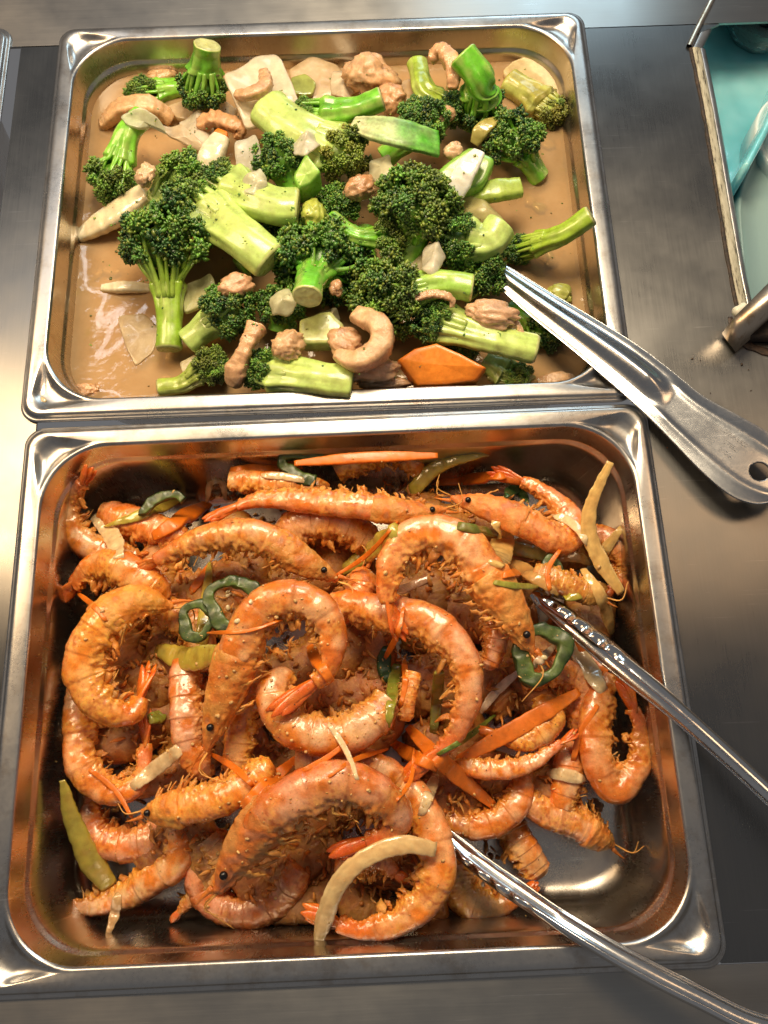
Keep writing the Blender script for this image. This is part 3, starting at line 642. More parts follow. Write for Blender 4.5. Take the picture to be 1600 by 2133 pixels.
# ------------------------------------------------------------------ broccoli pan
CUT = np.array([.60,.66,.26])
BR = [  # base, bend, crown, R, hw, label, options
 ((432,92,20), [], (424,182), 56, 27, 'dark broccoli floret with thick stalk pointing up at the back rim', dict(cz=-4, cut=CUT*.9, stalk_c=(.15,.40,.03), lift=-.3, nb=12)),
 ((300,240,2), [(268,275,2)], (236,372), 58, 25, 'bright green forked broccoli floret nearest the left wall', dict(cz=-8, yellow=.25, light=.15, lift=.1)),
 ((385,180,-20), [], (298,196), 40, 22, 'small half sunk broccoli floret in the back left corner', dict(cz=-20, yellow=.35)),
 ((352,728,-14), [(352,660,-10)], (343,508), 98, 27, 'broccoli floret with long forked stalk standing in the sauce at left', dict(cz=2, stalk_c=(.30,.46,.04), cut=CUT*.8, lift=.3, nb=14, dens=1.35, fork=.28)),
 ((300,455,-16), [], (378,372), 62, 30, 'pale yellow broccoli floret behind the white radish stick', dict(cz=-2, stalk_c=PAL, yellow=.3, light=.35)),
 ((622,432,8), [(560,425,9)], (452,382), 52, 42, 'halved broccoli floret with smooth pale stalk pointing right', dict(cz=2, stalk_c=PAL*.95, yellow=.3, flat=.7, cut=CUT, nb=13, fork=.6)),
 ((566,545,8), [(510,500,10)], (405,420), 56, 44, 'broad pale broccoli stalk lying slantwise across the pan', dict(cz=4, stalk_c=PAL*1.03, yellow=.15, flat=.7, cut=CUT, nb=14, fork=.6)),
 ((610,405,-6), [], (586,330), 56, 25, 'round dark broccoli head in the middle of the pan', dict(cz=6, lift=.9)),
 ((552,220,10), [(605,262,10)], (708,318), 62, 48, 'yellowing broccoli floret with broad pale stalk', dict(cz=6, stalk_c=PAL*.92, yellow=.85, light=.3, flat=.55, fork=.7)),
 ((797,205,14), [(735,228,10)], (636,236), 36, 25, 'thin green broccoli spear behind the leek piece', dict(cz=6, stalk_c=(.17,.46,.03), cut=CUT*.7)),
 ((800,330,-10), [], (882,256), 56, 25, 'deep green broccoli head beside the leek piece', dict(cz=4, lift=.8)),
 ((962,112,22), [(1000,165,14)], (1000,222), 60, 30, 'broccoli floret with glowing green cut end at the back right', dict(cz=-6, stalk_c=(.14,.46,.02), cut=(.45,.72,.16), lift=-.2)),
 ((868,130,-4), [(885,190,-2)], (935,228), 38, 22, 'curved yellow green broccoli stem under the curled chicken', dict(cz=-8, stalk_c=(.32,.42,.05))),
 ((1125,372,-22), [], (1074,292), 64, 24, 'dark broccoli head at the right edge of the heap', dict(cz=-6, lift=.7)),
 ((1060,170,-19), [(1100,195,-18)], (1150,232), 34, 30, 'dull yellow broccoli floret in the back right corner', dict(cz=-16, stalk_c=(.45,.38,.08), yellow=.9)),
 ((840,560,-8), [], (868,430), 92, 34, 'largest broccoli head, right of the middle', dict(cz=12, yellow=.3, light=.15, lift=.8, dens=1.35, nb=12)),
 ((1045,470,6), [(1015,505,4)], (948,500), 62, 36, 'broccoli head with pale stalk behind the spoon tip', dict(cz=4, stalk_c=(.50,.62,.20), lift=.4)),
 ((640,618,24), [(648,585,16)], (668,548), 102, 29, 'broccoli floret with cut stalk end facing up in the middle front', dict(cz=0, stalk_c=(.16,.48,.04), cut=CUT*.95, lift=.5, dens=1.35, nb=14, fork=.35)),
 ((985,600,10), [(920,592,10)], (822,612), 88, 29, 'broccoli floret with stubby pale stalk pointing at the spoon', dict(cz=4, stalk_c=(.36,.58,.10), cut=CUT, yellow=.25, light=.1, dens=1.3, lift=.5)),
 ((690,452,8), [(740,490,10)], (810,500), 50, 17, 'slim green broccoli stem lying below the largest head', dict(cz=6, stalk_c=(.17,.44,.03), yellow=.35)),
 ((390,715,-14), [(430,680,-10)], (475,650), 66, 30, 'dark broccoli head left of the chicken strip', dict(cz=-4, stalk_c=PAL*.85)),
 ((735,795,2), [(660,785,2)], (545,765), 46, 36, 'halved broccoli floret with fanned pale stalk at the front rim', dict(cz=-4, stalk_c=PAL*1.05, flat=.6, fork=.65, nb=14, light=.1)),
 ((1118,728,0), [(1030,706,2)], (905,668), 52, 33, 'long pale broccoli stalk in front of the spoon handle', dict(cz=0, stalk_c=PAL*1.02, flat=.7, cut=CUT, fork=.75)),
 ((1232,448,12), [(1170,490,2)], (1084,522), 34, 21, 'lone broccoli floret leaning on the right wall', dict(cz=-16, stalk_c=(.36,.50,.05), flat=.9, cut=CUT*.8)),
 ((1060,640,-24), [], (1140,682), 54, 22, 'dark sunken broccoli head under the spoon handle', dict(cz=-18, lift=.6)),
 ((330,808,-18), [(380,800,-17)], (436,762), 42, 19, 'small broccoli floret at the front left with blunt cut stem', dict(cz=-12, stalk_c=(.38,.46,.08), cut=(.5,.5,.2), yellow=.4)),
 ((1010,752,-18), [], (1075,790), 38, 26, 'pale broken broccoli floret in the front right', dict(cz=-18, stalk_c=PAL*.8, yellow=.5, light=.3)),
 ((700,470,-12), [], (705,425), 52, 22, 'shaded dark broccoli head between the pale stalks', dict(cz=-4, lift=1.0)),
 ((580,690,-14), [], (590,640), 58, 22, 'broccoli head behind the knobbly chicken piece', dict(cz=-6, lift=1.0)),
 ((960,620,-14), [], (1000,572), 56, 22, 'broccoli head tucked under the spoon tip', dict(cz=-8, lift=.9)),
 ((760,480,-16), [], (755,590), 66, 24, 'broccoli head hidden between two larger heads', dict(cz=-10, lift=1.0)),
 ((960,760,-16), [], (960,720), 44, 22, 'dark broccoli head behind the carrot slice', dict(cz=-14, lift=.8)),
 ((500,560,-16), [], (590,480), 60, 24, 'dark broccoli head under the slanted pale stalk', dict(cz=-14, lift=.8)),
]
for base, bend, crown, R_, hw, label, kw in BR: broccoli(base, bend, crown, R_, hw, label, **kw)

PALE = (.70,.68,.52); BEI = (.70,.55,.34); WHT = (.88,.88,.82); GRN = (.30,.52,.10)
slab('cabbage_piece', [(463,158,8),(520,128,4),(577,112,0),(612,180,2),(632,235,4),(585,258,2),(512,270,2),(490,215,6)], 0, 3, 'large square white cabbage piece near the back rim', 'cabbage', M['leaf'], (.82,.77,.60), wave=2.5)
slab('cabbage_piece', [(560,225,10),(610,200,12),(622,240,10),(575,262,10)], 6, 3, 'small bright white cabbage chip on the square piece', 'cabbage', M['leaf'], WHT, wave=1.5)
slab('onion_piece', [(248,243,8),(292,222,12),(330,245,8),(348,278,2),(320,262,3),(290,268,8),(268,262,9)], 6, 2.2, 'folded white onion petal on the left broccoli stalk', 'onion', M['leaf'], (.66,.70,.50), wave=2)
slab('onion_piece', [(330,262,0),(380,262,-2),(420,300,-4),(440,325,-6),(400,312,-6),(355,285,-2)], -4, 2, 'translucent wavy onion petal left of the carrot tip', 'onion', M['leaf'], (.66,.56,.40), wave=2)
strip('radish_stick', [(165,492,-20),(235,450,-14),(305,402,-6)], -14, 28, 'long white radish stick at the left', 'radish', M['pale'], (.80,.72,.48), .6, (.5,.9,1,.8))
strip('radish_stick', [(418,378,-4),(440,325,4),(462,285,6)], 0, 26, 'stubby white radish stick in front of the carrot tip', 'radish', M['pale'], (.74,.68,.50), .6, (.9,1,1,.75))
strip('radish_stick', [(212,600,-21.5),(270,598,-19),(325,602,-22)], -20, 13, 'thin white stick floating in the sauce', 'radish', M['pale'], (.82,.74,.52), .7, (.6,1,.9,.6))
slab('onion_piece', [(488,300),(535,285),(548,330),(530,372),(492,355)], 4, 2.5, 'clear ribbed onion wedge left of the round dark broccoli', 'onion', M['leaf'], (.60,.60,.50), wave=2, tilt=(.2,.1))
strip('cabbage_strip', [(942,412,8),(968,360,15),(998,315,18)], 12, 25, 'bright white cabbage rib on the green stem slab', 'cabbage', M['pale'], (.80,.82,.76), .35, (.8,1,.9,.6), twist=.4)
slab('stem_slab', [(905,365),(975,320),(1032,348),(1005,395),(940,412)], 4, 9, 'pale green stem slab under the white cabbage rib', 'vegetable', M['stalk'], (.38,.58,.14), tilt=(.1,.1), c_edge=(.2,.45,.05))
strip('stem_slab', [(965,410,-4),(1030,398,0),(1085,390,0)], -2, 24, 'green stem chunk floating right of the heap', 'vegetable', M['stalk'], (.40,.56,.10), .6, (.9,1,1,.9))
slab('cabbage_piece', [(598,150),(650,128),(705,140),(728,190),(680,215),(625,200)], -18, 4, 'beige sunken cabbage piece at the back', 'cabbage', M['leaf'], BEI, wave=2, tilt=(0,.2))
slab('radish_slice', [(1045,150),(1090,122),(1145,140),(1172,180),(1165,215),(1120,210),(1070,195)], -19.5, 3, 'round beige radish slice in the back right corner', 'radish', M['pale'], (.64,.52,.28), tilt=(0,.1))
slab('onion_piece', [(243,658),(300,652),(335,690),(318,735),(282,765),(262,720)], -21.6, 1.2, 'clear onion petal floating at the front left', 'onion', M['leaf'], (.62,.50,.30), wave=.6)
slab('cabbage_piece', [(378,600),(440,568),(452,600),(420,640),(385,655)], -12, 3, 'pale cabbage leaf right of the long forked stalk', 'cabbage', M['leaf'], (.62,.64,.34), wave=2)
slab('cabbage_piece', [(850,560),(888,522),(905,515),(902,575),(862,580)], -2, 5, 'cream cabbage wedge below the largest broccoli head', 'cabbage', M['leaf'], (.68,.60,.36))
slab('cabbage_piece', [(930,425),(975,415),(1015,432),(1052,470),(1005,478),(960,455)], -4, 6, 'yellowish cabbage fold right of the largest broccoli head', 'cabbage', M['leaf'], (.60,.56,.26), wave=3, dome=4)
slab('onion_piece', [(500,482,15),(555,480,14),(542,512,13),(495,500,15)], 14, 1.6, 'thin clear onion chip lying on the slanted pale stalk', 'onion', M['leaf'], (.64,.66,.34), wave=.6)
slab('onion_piece', [(350,222),(400,205),(440,225),(495,228),(488,248),(420,255),(370,250)], -16, 4, 'beige onion strip under the upright stalk', 'onion', M['leaf'], BEI, wave=2)
slab('leek_slice', [(605,165),(635,155),(660,175),(650,200),(615,200)], -16, 3, 'round green leek slice sunk at the back', 'leek', M['pale'], (.34,.40,.10))
strip('leek_piece', [(735,258,16),(800,270,20),(860,285,18),(912,300,12)], 16, 33, 'shiny striped green leek piece across the heap', 'leek', M['green'], (.62,.70,.42), .28, (.55,1,1.05,1), c1=(.10,.44,.03), stripes=.22, K=56)
slab('stem_piece', [(640,335,16),(672,375,14),(650,400,8),(625,410,8),(612,385,8)], 10, 14, 'pale green triangular stem piece in the middle', 'vegetable', M['stalk'], (.40,.66,.14), c_edge=(.22,.5,.06))
lump('stem_piece', 652, 445, 6, 27, 32, 24, 0, 'rounded yellow green stem stub in the middle', 'vegetable', M['stalk'], (.46,.54,.10), .12)
lump('stem_piece', 1166, 612, -20, 28, 24, 14, 20, 'small yellow green stem stub beside the spoon handle', 'vegetable', M['stalk'], (.42,.46,.10), .14)
strip('cabbage_strip', [(988,300,-8),(1005,270,-2),(1040,245,0)], -4, 17, 'curled yellow leaf strip left of the dark right hand broccoli', 'cabbage', M['pale'], (.44,.40,.12), .4, (.6,1,.9,.5), twist=.8)
slab('stem_slab', [(622,675),(690,655),(720,690),(705,722),(628,725)], -2, 10, 'cream stem slab behind the big curled chicken piece', 'vegetable', M['stalk'], (.58,.64,.24))
slab('cabbage_piece', [(375,760),(410,742),(425,765),(412,790),(385,788)], -17, 6, 'small white cabbage nub at the front left', 'cabbage', M['leaf'], (.72,.66,.42))
slab('onion_piece', [(1010,785),(1075,765),(1120,785),(1100,800),(1040,802)], -17, 3, 'shredded pale leaf in the front right corner', 'onion', M['leaf'], (.52,.56,.22), wave=2)
slab('cabbage_piece', [(800,205),(848,168),(872,172),(868,212),(825,222)], -14, 5, 'beige cabbage chunk behind the deep green broccoli', 'cabbage', M['leaf'], (.64,.46,.26))

bpy.context.view_layer.update(); DG = bpy.context.evaluated_depsgraph_get()
for pts_, lb_, c_ in (
 ([(372,258),(418,232),(448,262),(430,300),(388,298)], 'crumpled white onion leaf left of the round dark broccoli', (.84,.80,.66)),
 ([(505,372),(545,352),(560,385),(535,410),(508,402)], 'clear onion leaf beside the halved pale stalk', (.74,.76,.56)),
 ([(610,288),(650,268),(668,300),(640,330),(612,320)], 'white onion leaf above the triangular stem piece', (.82,.82,.68)),
 ([(770,340),(805,322),(822,352),(795,378),(768,370)], 'pale onion leaf left of the largest broccoli head', (.76,.78,.54)),
 ([(560,620),(600,600),(622,630),(600,660),(566,655)], 'clear onion leaf left of the upturned stalk', (.72,.74,.48)),
 ([(880,520),(915,498),(930,540),(905,580),(878,570)], 'white leaf behind the stubby pale stalk', (.82,.80,.64)),
 ([(690,152),(735,140),(748,180),(718,205),(690,195)], 'shiny white onion leaf beside the largest chicken lump', (.82,.74,.56)),
 ([(455,205),(488,220),(478,250),(440,248)], 'white onion flake under the square cabbage piece', (.84,.78,.62)),
 ([(655,655),(700,640),(712,670),(670,690)], 'clear onion leaf behind the big curled chicken strip', (.78,.76,.52))):
    hs = [surf(x, y)[0] for x, y in pts_]; zz = [h[2] if h is not None else ZS for h in hs]; zm_ = float(np.mean(zz)); pp = [(x, y, np.clip(.5*z_+.5*zm_, zm_-5, zm_+5)+1.0) for (x, y), z_ in zip(pts_, zz)]
    slab('onion_piece', pp, 0, 1.3, lb_, 'onion', M['leaf'], c_, wave=4.0, amp=.08, dome=3.0)
# carrot slices in the broccoli pan
slab('carrot_slice', [(828,757,-4),(862,735,-2),(908,724,0),(960,745,2),(1012,771,3),(992,797,-2),(930,806,-6),(868,808,-8)], -2, 8, 'thick orange carrot slice at the front rim', 'carrot', M['carrot'], (.86,.27,.022), amp=.0, soft=0, tilt=(0,.12), c_edge=(.80,.22,.015))
slab('carrot_slice', [(430,300),(455,272),(478,282),(462,320),(436,330)], -1, 6, 'small carrot tip behind the white radish stub', 'carrot', M['carrot'], (.80,.22,.02), amp=.02)

CH = (.70,.43,.25); CH1 = (.78,.55,.36); CHD = (.48,.22,.09)
lump('chicken_piece', 335, 158, -20, 30, 16, 14, -10, 'small dull chicken piece in the back left corner', 'chicken', M['chicken'], (.56,.34,.16), .15)
strip('chicken_strip', [(215,262,-21),(250,228,-14),(310,222,-13),(358,250,-19)], -16, 21, 'arched chicken strip in the sauce at the left', 'chicken', M['chicken'], (.66,.38,.16), .8, (.6,1,1,.7), amp=.15)
strip('chicken_strip', [(415,262,-8),(450,248,-4),(500,268,-4),(490,285,-8)], -6, 17, 'browned chicken curl behind the carrot tip', 'chicken', M['chicken'], (.58,.27,.10), .8, (.8,1,1,.6), amp=.18)
lump('chicken_piece', 768, 158, -6, 46, 36, 30, 15, 'largest chicken lump at the back, left of the curved stem', 'chicken', M['chicken'], CH, .26, knob=.3, c1=(.66,.36,.16))
lump('chicken_piece', 815, 205, -4, 30, 32, 26, 40, 'rounded chicken lump beside the green broccoli spear', 'chicken', M['chicken'], (.56,.26,.11), .16)
strip('chicken_strip', [(898,118,10),(922,108,14),(945,140,14),(942,185,8)], 10, 17, 'curled chicken strip at the back right', 'chicken', M['chicken'], (.64,.32,.15), .85, (.8,1,1,.7), amp=.2)
lump('chicken_piece', 750, 392, 6, 36, 26, 22, -20, 'chicken cube below the yellowing broccoli', 'chicken', M['chicken'], CH, .2, c1=CHD)
lump('chicken_piece', 945, 314, 8, 24, 20, 18, 0, 'small chicken cube above the white cabbage rib', 'chicken', M['chicken'], CH1, .16)
lump('chicken_piece', 306, 362, 6, 18, 26, 16, 20, 'small chicken bit on the forked left broccoli', 'chicken', M['chicken'], CH1, .3, knob=.2)
lump('chicken_piece', 494, 596, 6, 37, 26, 22, -12, 'pink chicken cube left of the upturned stalk', 'chicken', M['chicken'], (.66,.34,.20), .16)
strip('chicken_strip', [(535,680,8),(512,725,8),(492,775,0),(485,800,-6)], 4, 20, 'dumbbell shaped chicken strip left of the knobbly piece', 'chicken', M['chicken'], (.64,.36,.18), .8, (1.1,.75,.8,1.25,.8), amp=.15)
lump('chicken_piece', 602, 720, 6, 30, 28, 22, 0, 'knobbly chicken piece at the front', 'chicken', M['chicken'], (.68,.42,.22), .16, knob=.3)
strip('chicken_strip', [(742,655,12),(790,680,16),(790,725,14),(745,752,12),(700,738,10)], 14, 24, 'big curled chicken strip at the front', 'chicken', M['chicken'], (.70,.42,.22), .85, (.8,1,1.1,1,.5), amp=.1)
lump('chicken_piece', 722, 712, 4, 38, 34, 18, 30, 'browned chicken flap inside the big curl', 'chicken', M['chicken'], (.50,.24,.11), .2, c1=(.62,.34,.17))
lump('chicken_piece', 768, 768, -2, 62, 30, 22, -5, 'wide chicken lump under the big curl', 'chicken', M['chicken'], (.64,.36,.19), .22, knob=.2)
lump('chicken_piece', 805, 798, -10, 58, 16, 16, 0, 'browned chicken slab against the front rim', 'chicken', M['chicken'], (.54,.27,.12), .2)
lump('chicken_piece', 1030, 655, 8, 58, 27, 20, 12, 'grey pink chicken piece touching the spoon', 'chicken', M['chicken'], (.62,.38,.24), .2, knob=.15)
strip('chicken_shred', [(1058,680,4),(1075,672,6),(1090,700,4),(1108,712,2)], 4, 6, 'thin chicken shred dangling by the spoon', 'chicken', M['chicken'], (.66,.42,.24), .8, (.8,1,1,.7), amp=.2)
strip('chicken_shred', [(865,622,14),(905,612,16),(940,622,15),(942,640,12)], 14, 9, 'brown chicken shred across the stubby pale stalk', 'chicken', M['chicken'], (.56,.32,.17), .7, (.8,1,1,.5), amp=.2)
lump('chicken_piece', 180, 812, -22, 36, 17, 12, 0, 'small chicken bit in the front left corner of the sauce', 'chicken', M['chicken'], (.60,.30,.13), .22)
lump('chicken_piece', 928, 240, 2, 18, 22, 14, 0, 'chicken bit right of the deep green broccoli', 'chicken', M['chicken'], CH, .2)
strip('mushroom_slice', [(492,198,9),(520,196,12),(552,180,11),(550,150,8)], 10, 14, 'curled mushroom slice on the square cabbage piece', 'mushroom', M['chicken'], (.62,.40,.22), .8, (.7,1,1.1,.8), amp=.12)
lump('chicken_piece', 700, 602, 8, 14, 18, 12, 0, 'tiny chicken bit beside the upturned stalk', 'chicken', M['chicken'], (.58,.28,.13), .2)
strip('chicken_strip', [(1120,795,-20),(1165,788,-18),(1200,792,-21)], -19, 14, 'flat chicken strip in the front right corner', 'chicken', M['chicken'], (.66,.38,.19), .7, (.6,1,1,.5), amp=.15)

# ------------------------------------------------------------------ shrimp pan
SH = [  # points head to tail, z, half width, dorsal side, label, options
 ([(1110,1365,-4),(1062,1272,4),(1012,1195,8),(955,1135,10),(885,1118,10),(822,1160,8),(806,1235,4),(835,1315,0)], 6, 58, 1, 'pale arched shrimp on top, right of the middle, tail hanging', dict(fan=.9)),
 ([(425,1565,-6),(468,1440,2),(505,1335,8),(570,1258,12),(650,1258,12),(690,1330,10),(672,1405,8),(600,1462,6)], 8, 58, -1, 'arched shrimp with black eyes left of the middle', dict(eyes=1, fan=1.1)),
 ([(800,1462,-8),(755,1508,-4),(680,1530,-2),(605,1505,-2),(575,1445,-4),(600,1395,-8)], -4, 56, -1, 'tightly curled shrimp in the middle of the heap', dict(head=False, tail=False, legs=.5, crusty=.1)),
 ([(690,1250,-16),(790,1278,-10),(890,1300,-4),(962,1370,-2),(975,1450,-4),(945,1530,-8),(865,1605,-14)], -6, 55, -1, 'long bent shrimp pointing its red tail down, middle right', dict(head=False, crusty=.15)),
 ([(448,1855,-14),(525,1745,-4),(600,1670,4),(690,1630,8),(775,1648,6),(828,1705,0),(790,1740,-6),(700,1775,-10)], 4, 66, -1, 'largest shrimp, arched at the front with one black eye', dict(fan=.8)),
 ([(835,1620,-18),(885,1700,-14),(905,1790,-12),(885,1872,-14),(815,1920,-16),(730,1930,-18),(655,1905,-20)], -14, 56, 1, 'curled shrimp at the front under the pale onion strip', dict(head=False)),
 ([(932,1062,-16),(850,1068,-10),(750,1052,-8),(640,1040,-10),(540,1040,-12),(450,1072,-14)], -10, 40, 1, 'long straight shrimp lying across the back of the heap', dict(crusty=.6)),
 ([(708,1205,-12),(630,1165,-6),(550,1125,-4),(470,1115,-6),(380,1142,-10),(285,1190,-16)], -6, 46, 1, 'long shrimp with crusty belly below the back one', dict(crusty=.5)),
 ([(940,1032,-18),(1030,1060,-14),(1110,1098,-14),(1170,1125,-18),(1188,1085,-22),(1130,1028,-26),(1045,985,-28)], -18, 43, -1, 'shrimp at the back right with two black eyes', dict(eyes=2, crusty=.7)),
 ([(360,1258,-16),(275,1262,-10),(205,1315,-8),(178,1395,-10),(215,1465,-14),(278,1480,-18),(305,1405,-20)], -12, 58, -1, 'fat curled shrimp along the left wall', dict(head=True, eyes=0, crusty=.7)),
 ([(170,1400,-36),(168,1500,-32),(180,1590,-30),(225,1650,-32),(290,1628,-32),(305,1560,-30),(300,1500,-30)], -32, 48, -1, 'curled shrimp below it with legs showing, left side', dict(head=False, crusty=.5)),
 ([(360,1700,-44),(320,1745,-44),(255,1758,-46),(205,1735,-48),(190,1670,-48)], -46, 48, -1, 'smooth curled shrimp low in the left front', dict(head=False, tail=False, legs=.3)),
 ([(345,1705,-38),(370,1780,-40),(320,1835,-44),(240,1872,-50),(160,1888,-52),(88,1868,-50)], -44, 46, 1, 'shrimp at the front left corner pointing its tail at the wall', dict(head=False, legs=.6)),
 ([(625,1800,-34),(580,1875,-40),(505,1898,-44),(435,1870,-44),(400,1800,-40)], -40, 46, 1, 'plump curled shrimp at the front rim', dict(head=False, tail=False, legs=.3, crusty=.5)),
 ([(300,1170,-38),(215,1155,-36),(160,1105,-32),(148,1045,-24),(185,985,-10)], -32, 42, 1, 'shrimp tail sticking up in the back left corner', dict(head=False)),
 ([(345,1250,-26),(270,1195,-22),(200,1185,-24),(140,1235,-30)], -24, 54, 1, 'stubby shrimp left of the long crusty one', dict(head=False, crusty=.6, legs=.8)),
 ([(590,1115,-26),(650,1092,-22),(720,1098,-22),(790,1130,-28)], -24, 52, 1, 'plump shrimp back between the two long shrimp', dict(head=False, tail=False, legs=.2, crusty=.5)),
 ([(700,985,-36),(760,950,-32),(830,948,-34),(880,985,-40)], -36, 38, 1, 'grey shrimp behind the long carrot stick at the back', dict(head=False, tail=False, legs=.4)),
 ([(1215,1110,-36),(1270,1130,-32),(1295,1185,-32),(1262,1245,-34)], -34, 36, 1, 'small red shrimp against the right wall', dict(head=False, crusty=.4)),
 ([(1268,1400,-30),(1240,1490,-28),(1240,1580,-28),(1280,1640,-28),(1325,1600,-28),(1335,1520,-26),(1300,1430,-22)], -27, 50, -1, 'egg shaped curled shrimp apart from the heap, right side', dict(head=False, crusty=.55, legs=.5)),
 ([(1278,1758,-48),(1200,1718,-40),(1130,1688,-36),(1080,1660,-36)], -40, 44, 1, 'crusty shrimp head poking out over the bare pan floor', dict(head=True, tail=False, eyes=0, crusty=.8)),
 ([(1090,1610,-34),(1068,1680,-34),(1000,1722,-36),(930,1700,-38),(900,1640,-40)], -36, 42, -1, 'thin curved shrimp beside the tongs tip', dict(head=False, legs=.4)),
 ([(945,1588,-26),(1020,1602,-22),(1100,1590,-22),(1190,1530,-22)], -23, 30, -1, 'slim shrimp under the long slanting carrot stick', dict(head=False, legs=.3)),
 ([(1060,1715,-50),(1085,1770,-48),(1125,1825,-50)], -48, 46, 1, 'shrimp piece on the pan floor between the tong arms', dict(head=False, tail=False, legs=.3)),
 ([(945,1785,-46),(965,1860,-46),(1030,1890,-46),(1105,1850,-46)], -46, 50, -1, 'golden shrimp under the front tong arm', dict(head=False, crusty=.9)),
 ([(388,1370,-24),(388,1470,-20),(398,1555,-20),(440,1625,-24)], -21, 46, -1, 'smooth upright shrimp beside the eyed one, left of the middle', dict(head=False, tail=False, legs=.3, crusty=.1)),
 ([(300,1692,-20),(385,1680,-14),(480,1655,-10),(570,1590,-10)], -13, 50, 1, 'crusty shrimp head with one eye above the largest shrimp', dict(head=True, tail=False, crusty=.8)),
 ([(1190,1545,-38),(1185,1620,-36),(1160,1705,-40)], -38, 44, -1, 'pale shrimp piece left of the egg shaped one', dict(head=False, tail=False, legs=.2, crusty=0)),
 ([(1265,1248,-18),(1190,1222,-14),(1110,1185,-14)], -16, 34, 1, 'crusty shrimp head right of the pale arched one', dict(head=True, tail=False, eyes=0, crusty=.9)),
 ([(1020,1270,-16),(1035,1330,-14),(1010,1395,-18)], -16, 34, 1, 'small shrimp piece under the pale arched head', dict(head=False, tail=False, legs=.4)),
 ([(620,1590,-22),(720,1585,-18),(800,1605,-18),(850,1660,-22)], -20, 46, 1, 'greyish shrimp between the middle curl and the largest shrimp', dict(head=False, tail=False, legs=.3, crusty=0)),
 ([(215,1075,-40),(300,1095,-36),(390,1125,-34)], -36, 46, 1, 'shrimp under the yellow green strip, back left', dict(head=False, tail=False, legs=.8, crusty=.6)),
 ([(480,1000,-26),(580,1005,-24),(690,1020,-24)], -25, 34, 1, 'shrimp tail half under the long back shrimp', dict(head=False, tail=False, legs=.2, crusty=.4)),
 ([(545,1350,-22),(520,1440,-20),(500,1540,-20),(490,1620,-22)], -20, 44, -1, 'crusty shrimp inside the left arch', dict(head=True, tail=False, crusty=.9)),
 ([(1120,1450,-24),(1150,1500,-22),(1090,1540,-24),(1010,1520,-28)], -24, 40, -1, 'crusty shrimp under the pepper ring', dict(head=False, legs=1, crusty=.9)),
 ([(1080,1420,-34),(1150,1400,-32),(1210,1440,-34),(1200,1520,-36)], -34, 44, 1, 'red shrimp beneath the upper tong arm', dict(head=False, tail=False, legs=.6, crusty=.7)),
 ([(860,1400,-16),(850,1450,-16),(845,1500,-18)], -16, 26, 1, 'small crusty claw piece inside the bent shrimp', dict(head=False, tail=False, legs=.9, crusty=1)),
 ([(700,1820,-22),(770,1800,-22),(840,1820,-24)], -24, 44, 1, 'shrimp shadowed inside the front curl', dict(head=False, legs=1, crusty=.6)),
 ([(430,1740,-36),(470,1800,-38),(440,1850,-42)], -38, 46, 1, 'dark red shrimp piece behind the eye of the largest shrimp', dict(head=False, tail=False, legs=.5, crusty=.4)),
 ([(470,1800,-46),(420,1850,-48),(365,1910,-52)], -48, 34, 1, 'shrimp legs spreading over the front rim', dict(head=False, crusty=.8, legs=1.0)),
 ([(870,1860,-40),(910,1890,-44),(895,1925,-48)], -44, 34, 1, 'small dark shrimp piece beside the front curl', dict(head=False, tail=False, legs=1, crusty=.6)),
 ([(330,1270,-34),(400,1310,-32),(430,1400,-32)], -32, 48, -1, 'shrimp below the pepper ring, left of the middle', dict(head=False, tail=False, legs=.6, crusty=.5)),
 ([(760,1180,-24),(740,1240,-22),(690,1290,-24)], -24, 44, 1, 'crusty shrimp between the two arched ones', dict(head=True, tail=False, eyes=0, crusty=.8)),
]
for pts, z, hw, sd_, label, kw in SH: shrimp(pts, z, hw, sd_, label, **kw)
# shrimp that fill the bottom of the heap and show only in the gaps
FILL = [(300,1400),(420,1300),(560,1200),(700,1400),(850,1250),(1000,1250),(1100,1300),(900,1500),(1000,1620),(1100,1600),(760,1480),(620,1640),(560,1560),(430,1500),(330,1560),(380,1780),(560,1780),(720,1720),(830,1760),(780,1850),(1180,1300),(660,1150),(480,1180),(950,1180),(740,1370),(690,1340),(1060,1450),(880,1380),(304,1333),(371,1200),(588,1354),(818,1390),(687,1713),(1020,1654),(1150,1480),(250,1500),(330,1690),(450,1400),(640,1160),(870,1190),(960,1060),(700,1060),(1150,1300),(1120,1200),(665,1475),(650,1830),(445,1185),(600,1750),(300,1440),(470,1560),(960,1440),(880,1620)]
for i, (x, y) in enumerate(FILL):
    a = random.uniform(0, 6.28); l = 105; cv = random.choice((-1, 1))*45
    p = [(x-l*math.cos(a), y-l*math.sin(a), -48), (x-cv*math.sin(a), y+cv*math.cos(a), -42), (x+l*math.cos(a), y+l*math.sin(a), -48)]
    shrimp(p, -42, 58, random.choice((-1, 1)), 'shrimp deep in the heap, seen only through gaps between others', head=False, tail=False, legs=.8, crusty=1.0, tone=.62, group='buried shrimp')  # low tone paints the shade of the gaps into their colour

